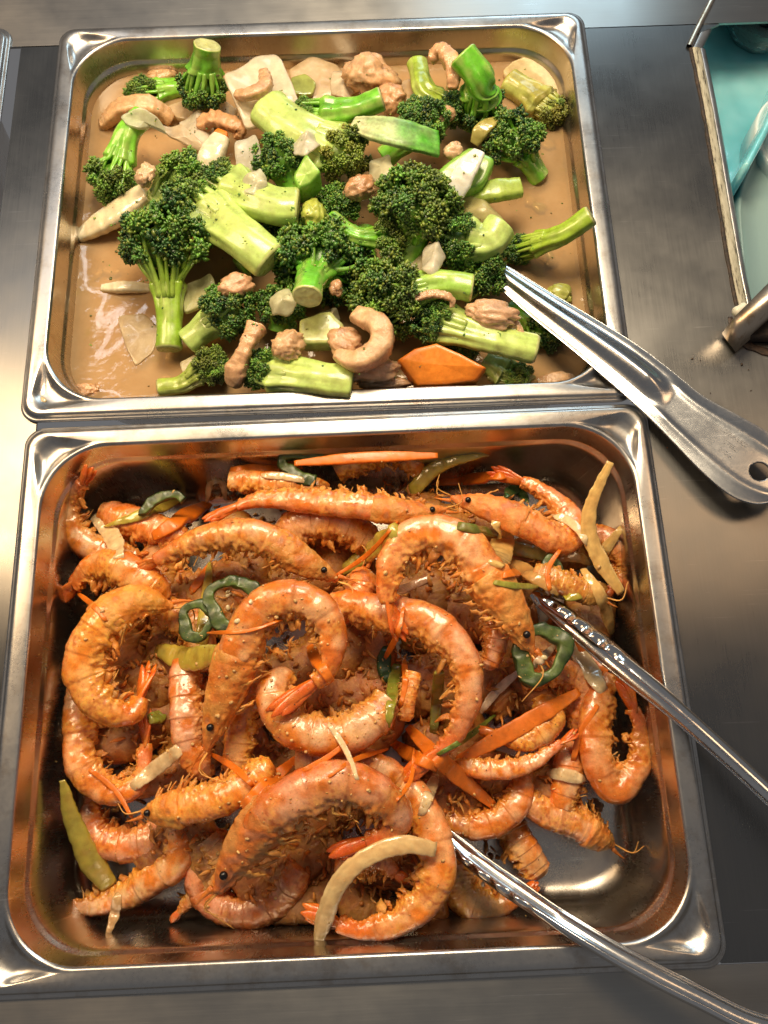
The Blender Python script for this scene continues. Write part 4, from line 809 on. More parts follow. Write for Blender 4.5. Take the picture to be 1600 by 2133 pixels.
YG = (.50,.46,.07); YG1 = (.36,.42,.06); ON = (.86,.58,.20); ONW = (.88,.70,.40); CA = (.84,.19,.008)
bpy.context.view_layer.update(); DG = bpy.context.evaluated_depsgraph_get()
def carrot(pts, hw, label, z=0, **k): strip('carrot_stick', laid(pts) if k.pop('lay', True) else pts, z, hw, label, 'carrot', M['carrot'], CA, k.pop('thick', .4), k.pop('prof', (.5,1,1,.5)), .5, group='carrot sticks among the shrimp', amp=.05, season=.45, **k)
def onion(pts, hw, label, z=0, c=ON, **k): strip('onion_strip', laid(pts) if k.pop('lay', True) else pts, z, hw*.85, label, 'onion', M['pale'], c, k.pop('thick', .28), k.pop('prof', (.5,1,1,.5)), 1.0, group='onion strips among the shrimp', stripes=.07, season=.55, amp=.09, **k)
def stripg(pts, hw, label, z=0, c=YG, **k): strip('celery_strip', laid(pts) if k.pop('lay', True) else pts, z, hw, label, 'celery', k.pop('mt', M['pale']), c, k.pop('thick', .4), k.pop('prof', (.2,.9,1,.4)), .7, group='yellow green strips among the shrimp', season=.5, amp=.09, **k)
carrot([(613,965,-6),(760,953,-4),(912,949,-6)], 12, 'long carrot stick at the back rim', lay=False)
carrot([(480,978,-26),(560,974,-26),(630,972,-26)], 10, 'carrot stick tucked behind the back pepper')
carrot([(900,1005,-16),(980,998,-14),(1058,990,-16)], 13, 'carrot stick behind the eyed back right shrimp')
carrot([(952,1585,-6),(1080,1515,0),(1206,1441,-4)], 18, 'long slanting carrot stick right of the middle', thick=.25)
carrot([(850,1515,-14),(930,1595,-10),(1028,1678,-16)], 18, 'carrot stick crossing below the red tail', thick=.25)
carrot([(320,1118,-16),(380,1080,-12),(440,1045,-12)], 20, 'wide carrot stick under the long back shrimp')
carrot([(505,1680,-2),(560,1630,0),(618,1580,-2)], 15, 'carrot stick behind the largest shrimp')
carrot([(395,1235,-10),(420,1205,-8),(440,1170,-8)], 10, 'short carrot tip by the pepper ring', prof=(.6,1,.8,.1))
carrot([(815,1545,-18),(860,1575,-18),(910,1600,-20)], 15, 'carrot end under the red tail')
carrot([(1190,1325,-22),(1230,1365,-20),(1265,1400,-24)], 13, 'carrot stick under the upper tong arm')
carrot([(1045,1200,-6),(1065,1195,-5),(1082,1192,-6)], 11, 'tiny carrot bit right of the pale arched shrimp')
carrot([(645,1345,-8),(668,1385,-6),(690,1420,-8)], 16, 'carrot piece inside the left arch')
stripg([(216,1097,-12),(295,1072,-6),(388,1036,-6)], 14, 'pointed yellow green strip at the back left', prof=(.1,.9,1,.15))
stripg([(436,1172,2),(430,1260,4),(418,1345,-2)], 15, 'upright yellow strip over the pepper ring', prof=(.2,.8,1,.9))
stripg([(325,1352,-10),(390,1372,-6),(455,1362,-8)], 26, 'broad yellow strip below the pepper ring', prof=(.4,1,1,.6))
stripg([(855,1030,-10),(900,980,-4),(950,955,-4),(1018,946,-8)], 17, 'curved yellow green strip at the back middle', prof=(.9,1,.9,.25))
stripg([(712,1190,-10),(770,1150,-8),(830,1098,-8)], 22, 'yellow green strip behind the pale arched shrimp', prof=(.5,1,1,.6))
stripg([(130,1625,-26),(150,1705,-34),(185,1785,-42),(228,1845,-50)], 24, 'long yellow strip against the left wall', lay=False, prof=(.25,.7,.85,1.1,.8))
stripg([(950,1095,-6),(990,1102,-4),(1040,1112,-6)], 12, 'shiny dark green strip right of the pale arched shrimp', c=(.07,.17,.02), mt=M['green'], prof=(.8,1,1,.6))
stripg([(1045,1135,-10),(1100,1148,-8),(1165,1164,-12)], 16, 'pale green strip below the eyed back right shrimp', c=(.40,.44,.14), prof=(.8,1,.9,.1))
stripg([(826,1385,-4),(818,1440,-2),(808,1515,-8)], 14, 'green strip inside the bent shrimp', c=(.24,.34,.04), prof=(.8,1,.9,.4))
stripg([(915,1400,-18),(910,1460,-16),(902,1530,-20)], 13, 'dull green strip behind the bent shrimp', c=(.24,.28,.05), prof=(.8,1,.9,.6))
stripg([(1150,1240,-6),(1180,1244,-5),(1214,1242,-8)], 13, 'small green bit above the upper tong tip', c=(.40,.42,.05))
stripg([(310,1500,-20),(340,1490,-18)], 16, 'small green bit left of the smooth upright shrimp', c=(.30,.36,.05))
onion([(1272,962,8),(1232,1050,-2),(1228,1110,-8),(1255,1175,-14),(1295,1235,-20)], 20, 'long curved onion strip rising at the right', lay=False, prof=(.45,.75,1,1.05,.6))
onion([(908,1770,-2),(840,1760,2),(765,1785,2),(700,1850,-4),(655,1985,-22)], 23, 'long pale onion strip arching over the front rim', lay=False, c=(.88,.66,.32), prof=(.8,1,.95,1,1.05,.25))
onion([(268,1645,-8),(325,1600,-4),(382,1555,-6)], 19, 'glossy onion strip left of the crusty eyed head', c=ONW, prof=(.5,1,1,.8))
onion([(1035,1080,-12),(1048,1130,-10),(1030,1185,-12)], 30, 'wide clear onion petal beside the pale arched shrimp', thick=.15)
onion([(1180,1325,-14),(1215,1375,-10),(1262,1448,-16)], 23, 'onion strip crossing under the upper tong arm', thick=.2, c=ONW)
onion([(1000,1485,-10),(1035,1440,-6),(1085,1395,-8)], 11, 'thin white onion strip by the lower pepper ring', c=(.74,.62,.48))
onion([(1055,1165,-10),(1105,1195,-6),(1165,1235,-8)], 20, 'golden onion strip above the upper tong tip', thick=.3, c=(.60,.36,.12))
onion([(1296,1098,-8),(1272,1130,-10),(1240,1175,-16)], 14, 'short onion strip beside the long rising one')
onion([(1215,1185,-22),(1255,1250,-22),(1275,1320,-28)], 17, 'onion strip along the right wall')
onion([(875,1705,-8),(890,1665,-4),(910,1610,-8)], 15, 'clear onion strip below the red tail', c=ONW)
onion([(1140,1610,-24),(1180,1615,-22),(1222,1625,-24)], 16, 'small pale onion petal left of the egg shaped shrimp', c=ONW, prof=(.5,1,1,.2))
onion([(246,1855,-36),(240,1900,-34),(225,1945,-48)], 13, 'clear onion strip across the front left shrimp', c=(.64,.42,.2))
onion([(540,990,-14),(590,992,-14),(645,1003,-16)], 10, 'thin onion strip on the long back shrimp', c=ONW)
onion([(430,1045,-10),(440,1005,-6),(462,1005,-6),(470,1040,-10)], 9, 'looped onion strip above the long back shrimp', c=ONW)
onion([(195,1075,-14),(235,1120,-14),(250,1170,-20)], 22, 'clear onion petal on the upright tail shrimp', thick=.15, c=ONW)
onion([(820,1235,-4),(870,1215,-8),(905,1200,-12)], 12, 'onion strip inside the pale arch', c=(.66,.44,.3))
onion([(1150,1165,-14),(1100,1150,-14),(1220,1170,-18)][:1]+[(1195,1160,-14),(1240,1172,-16)], 14, 'pale onion strip left of the rising one', c=ON)
onion([(1100,1400,2),(1130,1370,6),(1155,1345,4)], 11, 'small white onion strip lying on the lower pepper ring', c=(.72,.6,.42))

def seeds(cx, cy, r, label):
    mb = MB()
    for _ in range(9):
        x, y = cx+random.gauss(0, r), cy+random.gauss(0, r); h, nn, ob = surf(x, y)
        if h is None: continue
        v_ = I1V*np.array([1.5,1.1,.5])*random.uniform(.8,1.2); q_ = unit(rng.normal(size=3)*np.array([1,1,.3])); v_ = v_-2*(v_ @ q_)[:,None]*q_; mb.add(v_+h+nn*.4, q4(I1F), (.80,.66,.36))
    o = mb.build('pepper_seeds', M['pale'], None, at(cx, cy, -12)); tag(o, label, 'seeds', kind='stuff')
loop('pepper_ring', 486, 1258, -8, 47, 50, 21, -20, 'dark green pepper ring left of the left arch')
loop('pepper_ring', 412, 1292, -11, 30, 36, 18, 20, 'smaller pepper ring behind the upright yellow strip')
loop('pepper_ring', 1128, 1362, -6, 46, 52, 24, 15, 'glossy pepper ring below the upper tong tip')
loop('pepper_ring', 1150, 1192, -16, 18, 26, 14, 0, 'small pepper ring right of the pale arched shrimp')
loop('pepper_ring', 645, 972, -20, 52, 28, 20, 10, 'dark green pepper curl under the long carrot stick', a0=70, a1=300)
loop('pepper_ring', 345, 1055, -24, 46, 20, 16, -15, 'dark pepper curl under the pointed yellow green strip', a0=170, a1=350)
seeds(486, 1255, 14, 'pale pepper seeds inside the dark ring left of the left arch'); seeds(1130, 1375, 16, 'pale pepper seeds inside the ring below the upper tong tip')
PG = (.025,.085,.016)
strip('pepper_strip', laid([(1050,1035),(1075,1020),(1098,1045)]), 0, 13, 'glossy green pepper strip over the eyed back right shrimp', 'pepper', M['green'], PG, .4)
strip('pepper_strip', laid([(805,1345),(800,1390),(812,1425)]), 0, 15, 'green pepper strip inside the bent shrimp', 'pepper', M['green'], PG, .4)
strip('pepper_sliver', [(158,1415,-18),(165,1455,-18),(195,1480,-20)], -18, 8, 'dark green pepper sliver at the left wall', 'pepper', M['green'], (.02,.06,.015), .6)

# thin shreds that lie tucked between the shrimp
bpy.context.view_layer.update(); DG = bpy.context.evaluated_depsgraph_get()
used = set(); made = 0
def host_label(ob):
    while ob is not None and ob.parent is not None: ob = ob.parent
    return ob.get('label', '') if ob is not None and ob.get('category') == 'shrimp' and ob.get('group') == 'fried shrimp in the pan' else ''
for tries in range(400):
    if made >= 16: break
    x, y = random.uniform(190, 1250), random.uniform(1000, 1830)
    h, nrm, ob = surf(x, y)
    if h is None: continue
    hl = host_label(ob); kind = random.choice(('carrot', 'carrot', 'onion', 'leek'))
    if not hl or (hl, kind) in used: continue
    used.add((hl, kind)); made += 1
    a = random.uniform(0, 6.28); l = random.uniform(50, 95); cv = random.uniform(-18, 18)
    p = laid([(x-l*math.cos(a), y-l*math.sin(a)), (x-cv*math.sin(a), y+cv*math.cos(a)), (x+l*math.cos(a), y+l*math.sin(a))], 9, (8, 8), .0)
    words = ' '.join(hl.split()[:11])
    if kind == 'carrot': strip('carrot_shred', p, 0, random.uniform(4.5,7.5), 'thin carrot shred on the '+words, 'carrot', M['carrot'], CA, .4, (.4,1,.9,.3), .5, season=.4, group='thin shreds among the shrimp', amp=.06, twist=random.uniform(-1,1))
    elif kind == 'onion': strip('onion_shred', p, 0, random.uniform(6,11), 'thin onion shred on the '+words, 'onion', M['pale'], ONW, .3, (.4,1,.9,.3), .7, season=.4, group='thin shreds among the shrimp', amp=.1, twist=random.uniform(-1,1))
    else: strip('leek_shred', p, 0, random.uniform(4.5,7.5), 'thin green shred on the '+words, 'leek', M['green'], random.choice(((.30,.36,.05),(.10,.22,.03),(.44,.44,.08))), .3, (.4,1,.9,.3), .7, season=.3, group='thin shreds among the shrimp', amp=.08, twist=random.uniform(-1,1))
# ------------------------------------------------------------------ serving spoon
def heightstrip(mb, ctr, lat, H, half, v, thick, holes=None):
    """top sheet over a centre line: ctr (N,3), lat (N,3) unit, H (N,K) height, half (N,), v (K,)"""
    N, K = H.shape; Tn = unit(np.gradient(ctr, axis=0)); up = np.cross(lat, Tn); up = up*np.sign(up[:,2:3])
    top = ctr[:,None]+lat[:,None]*(half[:,None]*v[None])[...,None]+up[:,None]*H[...,None]
    bot = top-up[:,None]*thick
    a = np.arange(N*K).reshape(N, K); q = np.stack([a[:-1,:-1], a[:-1,1:], a[1:,1:], a[1:,:-1]], -1).reshape(-1, 4)
    tv, bv = top.reshape(-1, 3), bot.reshape(-1, 3)
    keep = np.ones(len(q), bool); walls = []
    if holes is not None:
        c, r = holes; d = np.linalg.norm(tv-c, axis=1)
        near = np.abs(d-r) < .36
        for arr in (tv, bv): 
            cc = c if arr is tv else c-up[np.argmin(np.linalg.norm(ctr-c, axis=1))]*thick
            dd = np.linalg.norm(arr-cc, axis=1); arr[near] = cc+(arr[near]-cc)*(r/np.maximum(dd[near], 1e-6))[:,None]
        keep = ~((d[q] < r+.02).all(1))
        from collections import Counter
        ed = Counter()
        for f in q[~keep]:
            for i in range(4): ed[tuple(sorted((f[i], f[(i+1) % 4])))] += 1
        walls = [(e[0], e[1], e[1]+N*K, e[0]+N*K) for e, n_ in ed.items() if n_ == 1]
    qq = q[keep]; per = np.r_[a[0,:], a[1:,-1], a[-1,-2::-1], a[-2:0:-1,0]]
    side = np.stack([per, np.roll(per, -1), np.roll(per, -1)+N*K, per+N*K], -1)
    allf = np.vstack([qq, qq[:,::-1]+N*K, side]+([np.array(walls)] if walls else []))
    mb.add(np.vstack([tv, bv]), allf)
    return top, up
# edges of the handle in the photo, from the food to the rounded end
zt = lambda x: np.interp(x, [1040, 1330, 1640], [-8, 4.5, 14])
UE = [(1046,546),(1150,610),(1310,706),(1400,772),(1462,822),(1530,860),(1600,900),(1655,940),(1690,985)]
LE = [(1040,598),(1100,652),(1215,746),(1330,846),(1402,918),(1460,978),(1520,1028),(1572,1048),(1625,1052)]
UP = spline([at(x, y, zt(x)) for x, y in UE], 460); LPn = spline([at(x, y, zt(x)) for x, y in LE], 460)
# carry the handle on under the sauce
dirn = unit((UP[0]+LPn[0])/2-(UP[40]+LPn[40])/2)
ctr = (UP+LPn)/2; lat = unit(UP-LPn); half = np.linalg.norm(UP-LPn, axis=1)/2
uu = np.linspace(0, 1, 460)
half = half*np.sqrt(np.clip(1-((uu-.93)/.075).clip(0)**2, .0, 1))+.15
v = np.linspace(-1, 1, 121); Hh = np.zeros((460, 121))
ridge = sstep(.615, .52, uu)                     # long half round ridge that dies out
cenv = .06
prof = np.cos(np.pi/2*np.clip(np.abs(v-cenv)/.62, 0, 1))**2
Hh += (half*.34*ridge)[:,None]*prof[None]
r2 = sstep(.55, .63, uu)*sstep(.99, .93, uu)     # sunk name panel with raised borders
Hh += r2[:,None]*.55*(np.exp(-((v-.60)/.13)**2)+np.exp(-((v+.60)/.13)**2))[None]
Hh -= (.5*sstep(.62, 1.0, np.abs(v))**2)[None]
spo = np.array([ctr[:,0].mean(), ctr[:,1].mean(), -30.0])
spoon = thing('serving_spoon', 'long steel serving spoon resting across the pan corner', 'spoon', spo)
HC = at(1583, 981, zt(1583)+.4)
mb = MB(); top, upv = heightstrip(mb, ctr, lat, Hh, half, v, 1.1, (HC, 5.0)); mb.build('handle', M['spoon'], spoon, spo)
mb = MB()                                        # neck and bowl, down in the sauce
neck = spline([ctr[4]-np.array([0,0,3.5]), ctr[0]+dirn*14-np.array([0,0,8]), ctr[0]+dirn*34-np.array([0,0,20])], 14)
G = sweep(neck, (0,0,1), ellsec(14, 16, np.linspace(half[2]*.95, 5, 14), np.linspace(2.2, 1.5, 14))); mb.grid(G, wrap=True)
mb.build('neck', M['spoon'], spoon, spo)
bc = neck[-1]+dirn*24-np.array([0,0,6]); bl = np.cross([0,0,1], dirn); mb = MB()
rs = []
for s_ in np.linspace(.02, 1, 10):
    a_ = np.linspace(0, 2*np.pi, 32, endpoint=False); rs.append(bc+dirn*(np.cos(a_)*30*s_)[:,None]+bl*(np.sin(a_)*22*s_)[:,None]+np.array([0,0,1])*(-8*(1-s_*s_)))
mb.grid(np.stack(rs), wrap=True, cap=False); mb.build('bowl', M['spoon'], spoon, spo)
# stamped lettering on the name panel
def stamp(txt, px, py, size, ang):
    cu = bpy.data.curves.new('lettering', 'FONT'); cu.body = txt; cu.size = size*S; cu.extrude = .00012; cu.align_x = 'CENTER'; cu.align_y = 'CENTER'
    cu.materials.append(M['stamp']); tmp = bpy.data.objects.new('lettering', cu); col.objects.link(tmp)
    bpy.context.view_layer.update(); me = bpy.data.meshes.new_from_object(tmp.evaluated_get(bpy.context.evaluated_depsgraph_get()))
    bpy.data.objects.remove(tmp)
    o = bpy.data.objects.new('lettering', me); col.objects.link(o)
    i = np.argmin(np.linalg.norm(ctr-at(px, py, zt(px)), axis=1)); xa = unit(ctr[min(i+6, 459)]-ctr[max(i-6, 0)]); za = upv[i]; ya = np.cross(za, xa)
    ca, sa = math.cos(ang), math.sin(ang); xa, ya = xa*ca+ya*sa, -xa*sa+ya*ca
    p = at(px, py, zt(px)); p = ctr[i]+lat[i]*((p-ctr[i]) @ lat[i])+za*.12
    mm = np.eye(4); mm[:3,0] = xa; mm[:3,1] = ya; mm[:3,2] = za; mm[:3,3] = (p-spo)*S
    o.parent = spoon; o.matrix_local = Matrix(mm.tolist()); return o
m, nt, b = mat('stamped_mark'); setp(b, Metallic=1.0, Base_Color=(.22,.22,.23,1), Roughness=.5); M['stamp'] = m
stamp('STAINLESS', 1534, 914, 2.9, 0); stamp('STEEL', 1523, 929, 2.9, 0); stamp('INDIA', 1512, 944, 2.9, 0)

# ------------------------------------------------------------------ tongs
tor = at(1900, 2000, 0)
tongs = thing('tongs', 'scalloped steel tongs gripping the shrimp heap', 'tongs', tor)
def arm(pts, hw, face, label):
    """half round channel; face: direction its hollow side looks"""
    P0 = np.array([at(*p) for p in pts]); N = 260; P = spline(P0, N); t = np.linspace(0, 1, N)
    k = np.array([pxmm(p) for p in P]); w_ = np.interp(t, [h[0] for h in hw], [h[1] for h in hw])*k
    Fd = unit(np.asarray(face, float)); T, U, L_ = frames(P, Fd)
    K = 40; th = np.radians(np.linspace(-98, 98, K)); sc_ = sstep(.30, .22, t)*sstep(-.005, .02, t)
    wave = np.cos(t/.046*2*np.pi)[:,None]*sc_[:,None]*(sstep(.35, 1.0, np.abs(th)/math.radians(98))[None]*((np.sin(th)[None]*L_[:,2:3]) > 0))
    rr = w_[:,None]*(1+.13*wave)
    x = np.sin(th)[None]*rr; y = -np.cos(th)[None]*rr*.85
    tip = np.sqrt(np.clip(1-((.03-t)/.03).clip(0)**2, .02, 1)); x = x*tip[:,None]
    out = P[:,None]+L_[:,None]*x[...,None]+U[:,None]*y[...,None]
    inn = P[:,None]+L_[:,None]*(x*.88)[...,None]+U[:,None]*((y*.88)+.05)[...,None]
    ring_ = np.concatenate([out, inn[:,::-1]], 1)
    mb = MB(); mb.grid(ring_, wrap=True)
    o = mb.build('arm', M['utensil'], tongs, tor); o['label'] = label
    return P
A1 = arm([(1105,1238,-24),(1180,1300,-14),(1300,1400,-2),(1400,1482,6),(1500,1570,12),(1600,1662,18),(1780,1830,26),(1960,1985,30)], [(0,22),(.10,36),(.22,41),(.32,37),(.42,31),(.55,29),(1,28)], (-.45,-.75,.15), 'upper arm with scalloped tip')
A2 = arm([(915,1722,-30),(985,1785,-20),(1075,1850,-8),(1180,1920,4),(1300,1992,12),(1450,2070,18),(1600,2138,24),(1780,2160,28),(1960,2140,30)], [(0,14),(.08,27),(.2,31),(.3,28),(.5,29),(1,28)], (.45,.72,.55), 'front arm crossing the pan rim')
mb = MB(); e0, e1 = A1[-1], A2[-1]; mid = (e0+e1)/2+unit(np.cross(e1-e0, [0,0,1]))*-14
tubelet(mb, [e0, mid, e1], 5, 5, (1,1,1), 12, 24); mb.build('hinge', M['utensil'], tongs, tor)

# ------------------------------------------------------------------ opening with teal glass at the right
m, nt, b = mat('sealant'); v_ = coords(nt, (.25,1,1)); 
c = ramp(nt, tex(nt, coords(nt, (1,.18,1)), 520, 5, .7), [(.36, (.05,.042,.03)), (.47, (.36,.34,.25)), (.7, (.52,.50,.40))])
nt.links.new(c, b.inputs['Base Color']); setp(b, Roughness=.6); bump(nt, b, tex(nt, coords(nt), 700, 4), .5, .0006); M['sealant'] = m
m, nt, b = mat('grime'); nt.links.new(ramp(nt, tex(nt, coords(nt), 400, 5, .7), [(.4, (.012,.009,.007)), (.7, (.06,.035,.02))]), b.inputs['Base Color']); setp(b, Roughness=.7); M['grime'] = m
EDGE = [(1441,100),(1464,215),(1484,330),(1502,440),(1522,560),(1541,655)]
def ribbon(pts, off0, off1, z0, z1, nm, mt, parent, org, h=2.0, amp=.0):
    P = spline([at(x, y, CZ) for x, y in pts], 60); T = unit(np.gradient(P, axis=0)); Nn = np.cross([0,0,1.], T); Nn = Nn*np.sign(Nn[:,:1]+1e-9)
    sd = 5; wob = amp*noise(P, .12, sd)[:,None]
    a, b_ = P+Nn*(off0+wob), P+Nn*(off1-wob); a[:,2] = z0; b_[:,2] = z1
    rows = [a-np.array([0,0,h]), a, lerp(a, b_, .25)+np.array([0,0,.5]), lerp(a, b_, .75)+np.array([0,0,.5]), b_, b_-np.array([0,0,h])]
    mb = MB(); mb.grid(np.stack(rows, 1)); return mb.build(nm, mt, parent, org)
wl = at(1500, 400, CZ)
well = thing('drink_well', 'sealed opening in the counter with teal glass, right edge', 'counter opening', wl)
ribbon(EDGE, -1.6, .6, CZ+.05, CZ+.05, 'grime_line', M['grime'], well, wl, amp=.5)
ribbon(EDGE, .4, 5.4, CZ+.5, CZ-.2, 'sealant_bead', M['sealant'], well, wl, amp=.4)
m2 = steel('frame_steel', (.42,.42,.42), .3, .5, 0, None, .1, stain=.5)
ribbon(EDGE, 5.2, 9.0, CZ-.4, CZ-1.4, 'inner_flange', m2, well, wl, 8)
ED2 = [(1441,100),(1460,60),(1480,20),(1500,-20)]
ribbon(ED2, -3.5, -.3, CZ+1.2, CZ+1.5, 'frame_strip', M['bracket'], well, wl, 2)
ribbon(ED2, 0, 6, CZ-.6, CZ-1.4, 'inner_flange', m2, well, wl, 8)
# teal tub below the opening
m, nt, b = mat('teal_plastic'); c = ramp(nt, tex(nt, coords(nt), 14, 3), [(.35, (.12,.46,.54)), (.62, (.38,.76,.84))]); nt.links.new(c, b.inputs['Base Color'])
setp(b, Roughness=.12, Coat_Weight=.5, Subsurface_Weight=.4, Subsurface_Radius=(.004,.012,.012)); b.inputs['Subsurface Scale'].default_value = 1; bump(nt, b, tex(nt, coords(nt), 35, 2), .5, .006); M['teal'] = m
m, nt, b = mat('clear_plastic'); setp(b, Base_Color=(.80,.95,.95,1), Roughness=.06, IOR=1.3, Transmission_Weight=.92); bump(nt, b, tex(nt, coords(nt), 60, 3), .3, .004); M['clear'] = m
m, nt, b = mat('frosted_lid'); setp(b, Base_Color=(.62,.70,.69,1), Roughness=.22, Subsurface_Weight=.3, Subsurface_Radius=(.006,.006,.006), Coat_Weight=.3); b.inputs['Subsurface Scale'].default_value = 1; M['lid'] = m
tb = at(1600, 330, -55)
tub = thing('plastic_tub', 'teal plastic tub seen down through the counter opening', 'tub', tb)
pts_ = [at(x, y, -20) for x, y in ((1446,100),(1500,-40),(1760,-60),(1800,640),(1640,720),(1548,660))]
rings = []
cen = np.mean(pts_, 0)
Q = []
for i in range(6):
    for s_ in np.linspace(0, 1, 13)[:-1]: Q.append(pts_[i]*(1-s_)+pts_[(i+1) % 6]*s_)
Q = np.array(Q)
for _ in range(3): Q = (np.roll(Q, 1, 0)+2*Q+np.roll(Q, -1, 0))/4
for s_, z_ in ((1.07,-8),(1.06,-14),(1.03,-24),(.99,-32),(.92,-38),(.8,-41),(.6,-42),(.4,-43),(.2,-43.5),(.02,-44)):
    q = cen+(Q-cen)*s_; q[:,2] = z_+1.5*noise(q, .05, 2); rings.append(q)
mb = MB(); mb.grid(np.stack(rings), wrap=True, cap=False); mb.build('basin', M['teal'], tub, tb)
mb = MB(); P = spline([at(1524,398,-20), at(1560,330,-20), at(1590,260,-20), at(1625,160,-20)], 30); G = sweep(P, (0,0,1), ellsec(30, 14, np.full(30, 2.6), np.full(30, 22.0), .5)); mb.grid(G, wrap=True); mb.build('partition', M['teal'], tub, tb)
gb = at(1592, 40, -30)
bowl = MB(); rs = []
for s_, z_ in ((.02,-34),(.3,-33),(.6,-29),(.85,-20),(.97,-8),(1.0,0),(.96,0),(.9,-9),(.78,-20),(.5,-28),(.02,-31)):
    a_ = np.linspace(0, 2*np.pi, 48, endpoint=False); rs.append(gb+np.c_[np.cos(a_)*30*s_*(1+.02*np.sin(9*a_)), np.sin(a_)*30*s_*(1+.02*np.sin(9*a_)), np.full(48, z_+18)])
bowl.grid(np.stack(rs), wrap=True); tag(bowl.build('glass_bowl', M['clear'], None, gb), 'clear glass bowl in the teal tub, top right corner', 'bowl')
lb = at(1655, 300, -22); lidm = MB(); rs = []
for s_, z_ in ((.02,6),(.45,6),(.5,5),(.55,6.5),(.78,6.5),(.82,4.6),(.9,4.6),(.93,6),(.98,6),(1.0,4),(1.0,-18),(.9,-20)):
    a_ = np.linspace(0, 2*np.pi, 64, endpoint=False); rs.append(lb+np.c_[np.cos(a_)*26*s_, np.sin(a_)*34*s_, np.full(64, z_)])
lidm.grid(np.stack(rs), wrap=True); tag(lidm.build('container_lid', M['lid'], None, lb), 'round frosted container lid at the right edge', 'lid')
m, nt, b = mat('grey_teal_plastic'); setp(b, Base_Color=(.27,.40,.40,1), Roughness=.3, Coat_Weight=.3)
lb2 = at(1610, 480, -30); pq = np.array([at(x, y, -24) for x, y in ((1534,402),(1632,190),(1760,190),(1760,700),(1640,720),(1556,660))]); qs = []
for i in range(6):
    for s_ in np.linspace(0, 1, 9)[:-1]: qs.append(pq[i]*(1-s_)+pq[(i+1) % 6]*s_)
qs = np.array(qs)
for _ in range(2): qs = (np.roll(qs, 1, 0)+2*qs+np.roll(qs, -1, 0))/4
jar = MB(); cc_ = qs.mean(0); rs = []
for s_, z_ in ((1,-42),(1,-27),(.985,-24.6),(.96,-24),(.93,-24.6),(.90,-26),(.6,-26.5),(.3,-26.5),(.02,-26.5)):
    q = cc_+(qs-cc_)*s_; q[:,2] = z_; rs.append(q)
jar.grid(np.stack(rs), wrap=True, cap=False); tag(jar.build('plastic_container', m, None, lb2), 'dull grey teal plastic container below the frosted lid', 'container')

# ------------------------------------------------------------------ bracket foot, bumper and dirt at the right
bk = at(1580, 680, CZ)
brk = thing('bracket_post', 'brown tinted steel post foot at the right edge', 'post', bk)
T0 = [(1528,668),(1600,592),(1690,500),(1690,640),(1600,690),(1545,690)]
mb = MB(); pl = [at(1528,666,14), at(1640,545,14), at(1720,600,14), at(1646,640,14), at(1548,694,14)]
tp = np.array([at(1530,660,16), at(1700,490,16), at(1740,520,16), at(1546,690,16)]); bt = tp.copy(); bt[:,2] = CZ+3; bt[2:] += np.array([3,-3,0])
mb.add(np.vstack([tp, bt]), [[0,1,2,3],[0,4,5,1],[1,5,6,2],[2,6,7,3],[3,7,4,0]]); mb.build('foot', M['bracket'], brk, bk, smooth=False)
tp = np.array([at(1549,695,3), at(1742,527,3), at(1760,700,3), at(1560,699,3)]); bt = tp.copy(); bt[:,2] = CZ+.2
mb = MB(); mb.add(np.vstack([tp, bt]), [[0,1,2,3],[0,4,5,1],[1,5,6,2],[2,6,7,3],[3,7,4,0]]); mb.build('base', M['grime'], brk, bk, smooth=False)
m, nt, b = mat('white_rubber'); setp(b, Base_Color=(.72,.68,.55,1), Roughness=.45, Subsurface_Weight=.1); M['rubber'] = m
bu = at(1535, 650, 4); mb = MB(); P = spline([at(1527,652,8), at(1540,648,8), at(1552,640,8)], 16); rr_ = np.array([.5,2.0,2.6,2.9,3,3,3,3,3,3,3,3,3,3,3,3])
mb.grid(sweep(P, (0,0,1), ellsec(16, 16, rr_, rr_)), wrap=True); tag(mb.build('rubber_bumper', M['rubber'], None, bu), 'small white rubber bumper at the post foot', 'bumper')
m, nt, b = mat('dirt_ring'); nt.links.new(ramp(nt, tex(nt, coords(nt), 500, 5, .7), [(.4, (.02,.012,.008)), (.75, (.10,.05,.025))]), b.inputs['Base Color']); setp(b, Roughness=.55); M['dirt'] = m
mb = MB(); P = spline([at(1521,660,CZ), at(1530,690,CZ), at(1548,712,CZ), at(1580,728,CZ), at(1630,742,CZ)], 40); rr_ = (2.2+.7*noise(P, .3))*np.interp(np.linspace(0,1,40), [0,.3,1], [.6,1,1.2])
mb.grid(sweep(P, (0,0,1), ellsec(40, 10, rr_, np.full(40, .35))), wrap=True); o = mb.build('dirt_line', M['dirt'], None, P.mean(0)); tag(o, 'dark greasy dirt line round the post foot', 'dirt', kind='stuff')

# ------------------------------------------------------------------ crumbs and pepper specks
def specks(name, label, n, boxpx, z, r, c, mt, zfun=None, org_=None):
    mb = MB()
    for _ in range(n):
        x, y = random.uniform(boxpx[0], boxpx[2]), random.uniform(boxpx[1], boxpx[3]); p = at(x, y, z)
        s_ = random.uniform(*r); v_ = IV*s_*np.array([random.uniform(.6,1.6), random.uniform(.6,1.6), .5]); mb.add(v_+p, q4(IF), np.asarray(c)*random.uniform(.5,1.3))
    o = mb.build(name, mt, None, at((boxpx[0]+boxpx[2])/2, (boxpx[1]+boxpx[3])/2, z)); tag(o, label, name.split('_')[-1], kind='stuff')
specks('herb_specks', 'tiny green broccoli crumbs floating on the sauce', 110, (160,150,1210,810), ZS+.25, (.25,.75), (.10,.15,.02), M['crown'])
specks('counter_specks', 'tiny dark specks on the counter at the right', 7, (1440,680,1590,860), CZ+.1, (.25,.7), (.03,.02,.01), M['dirt'])
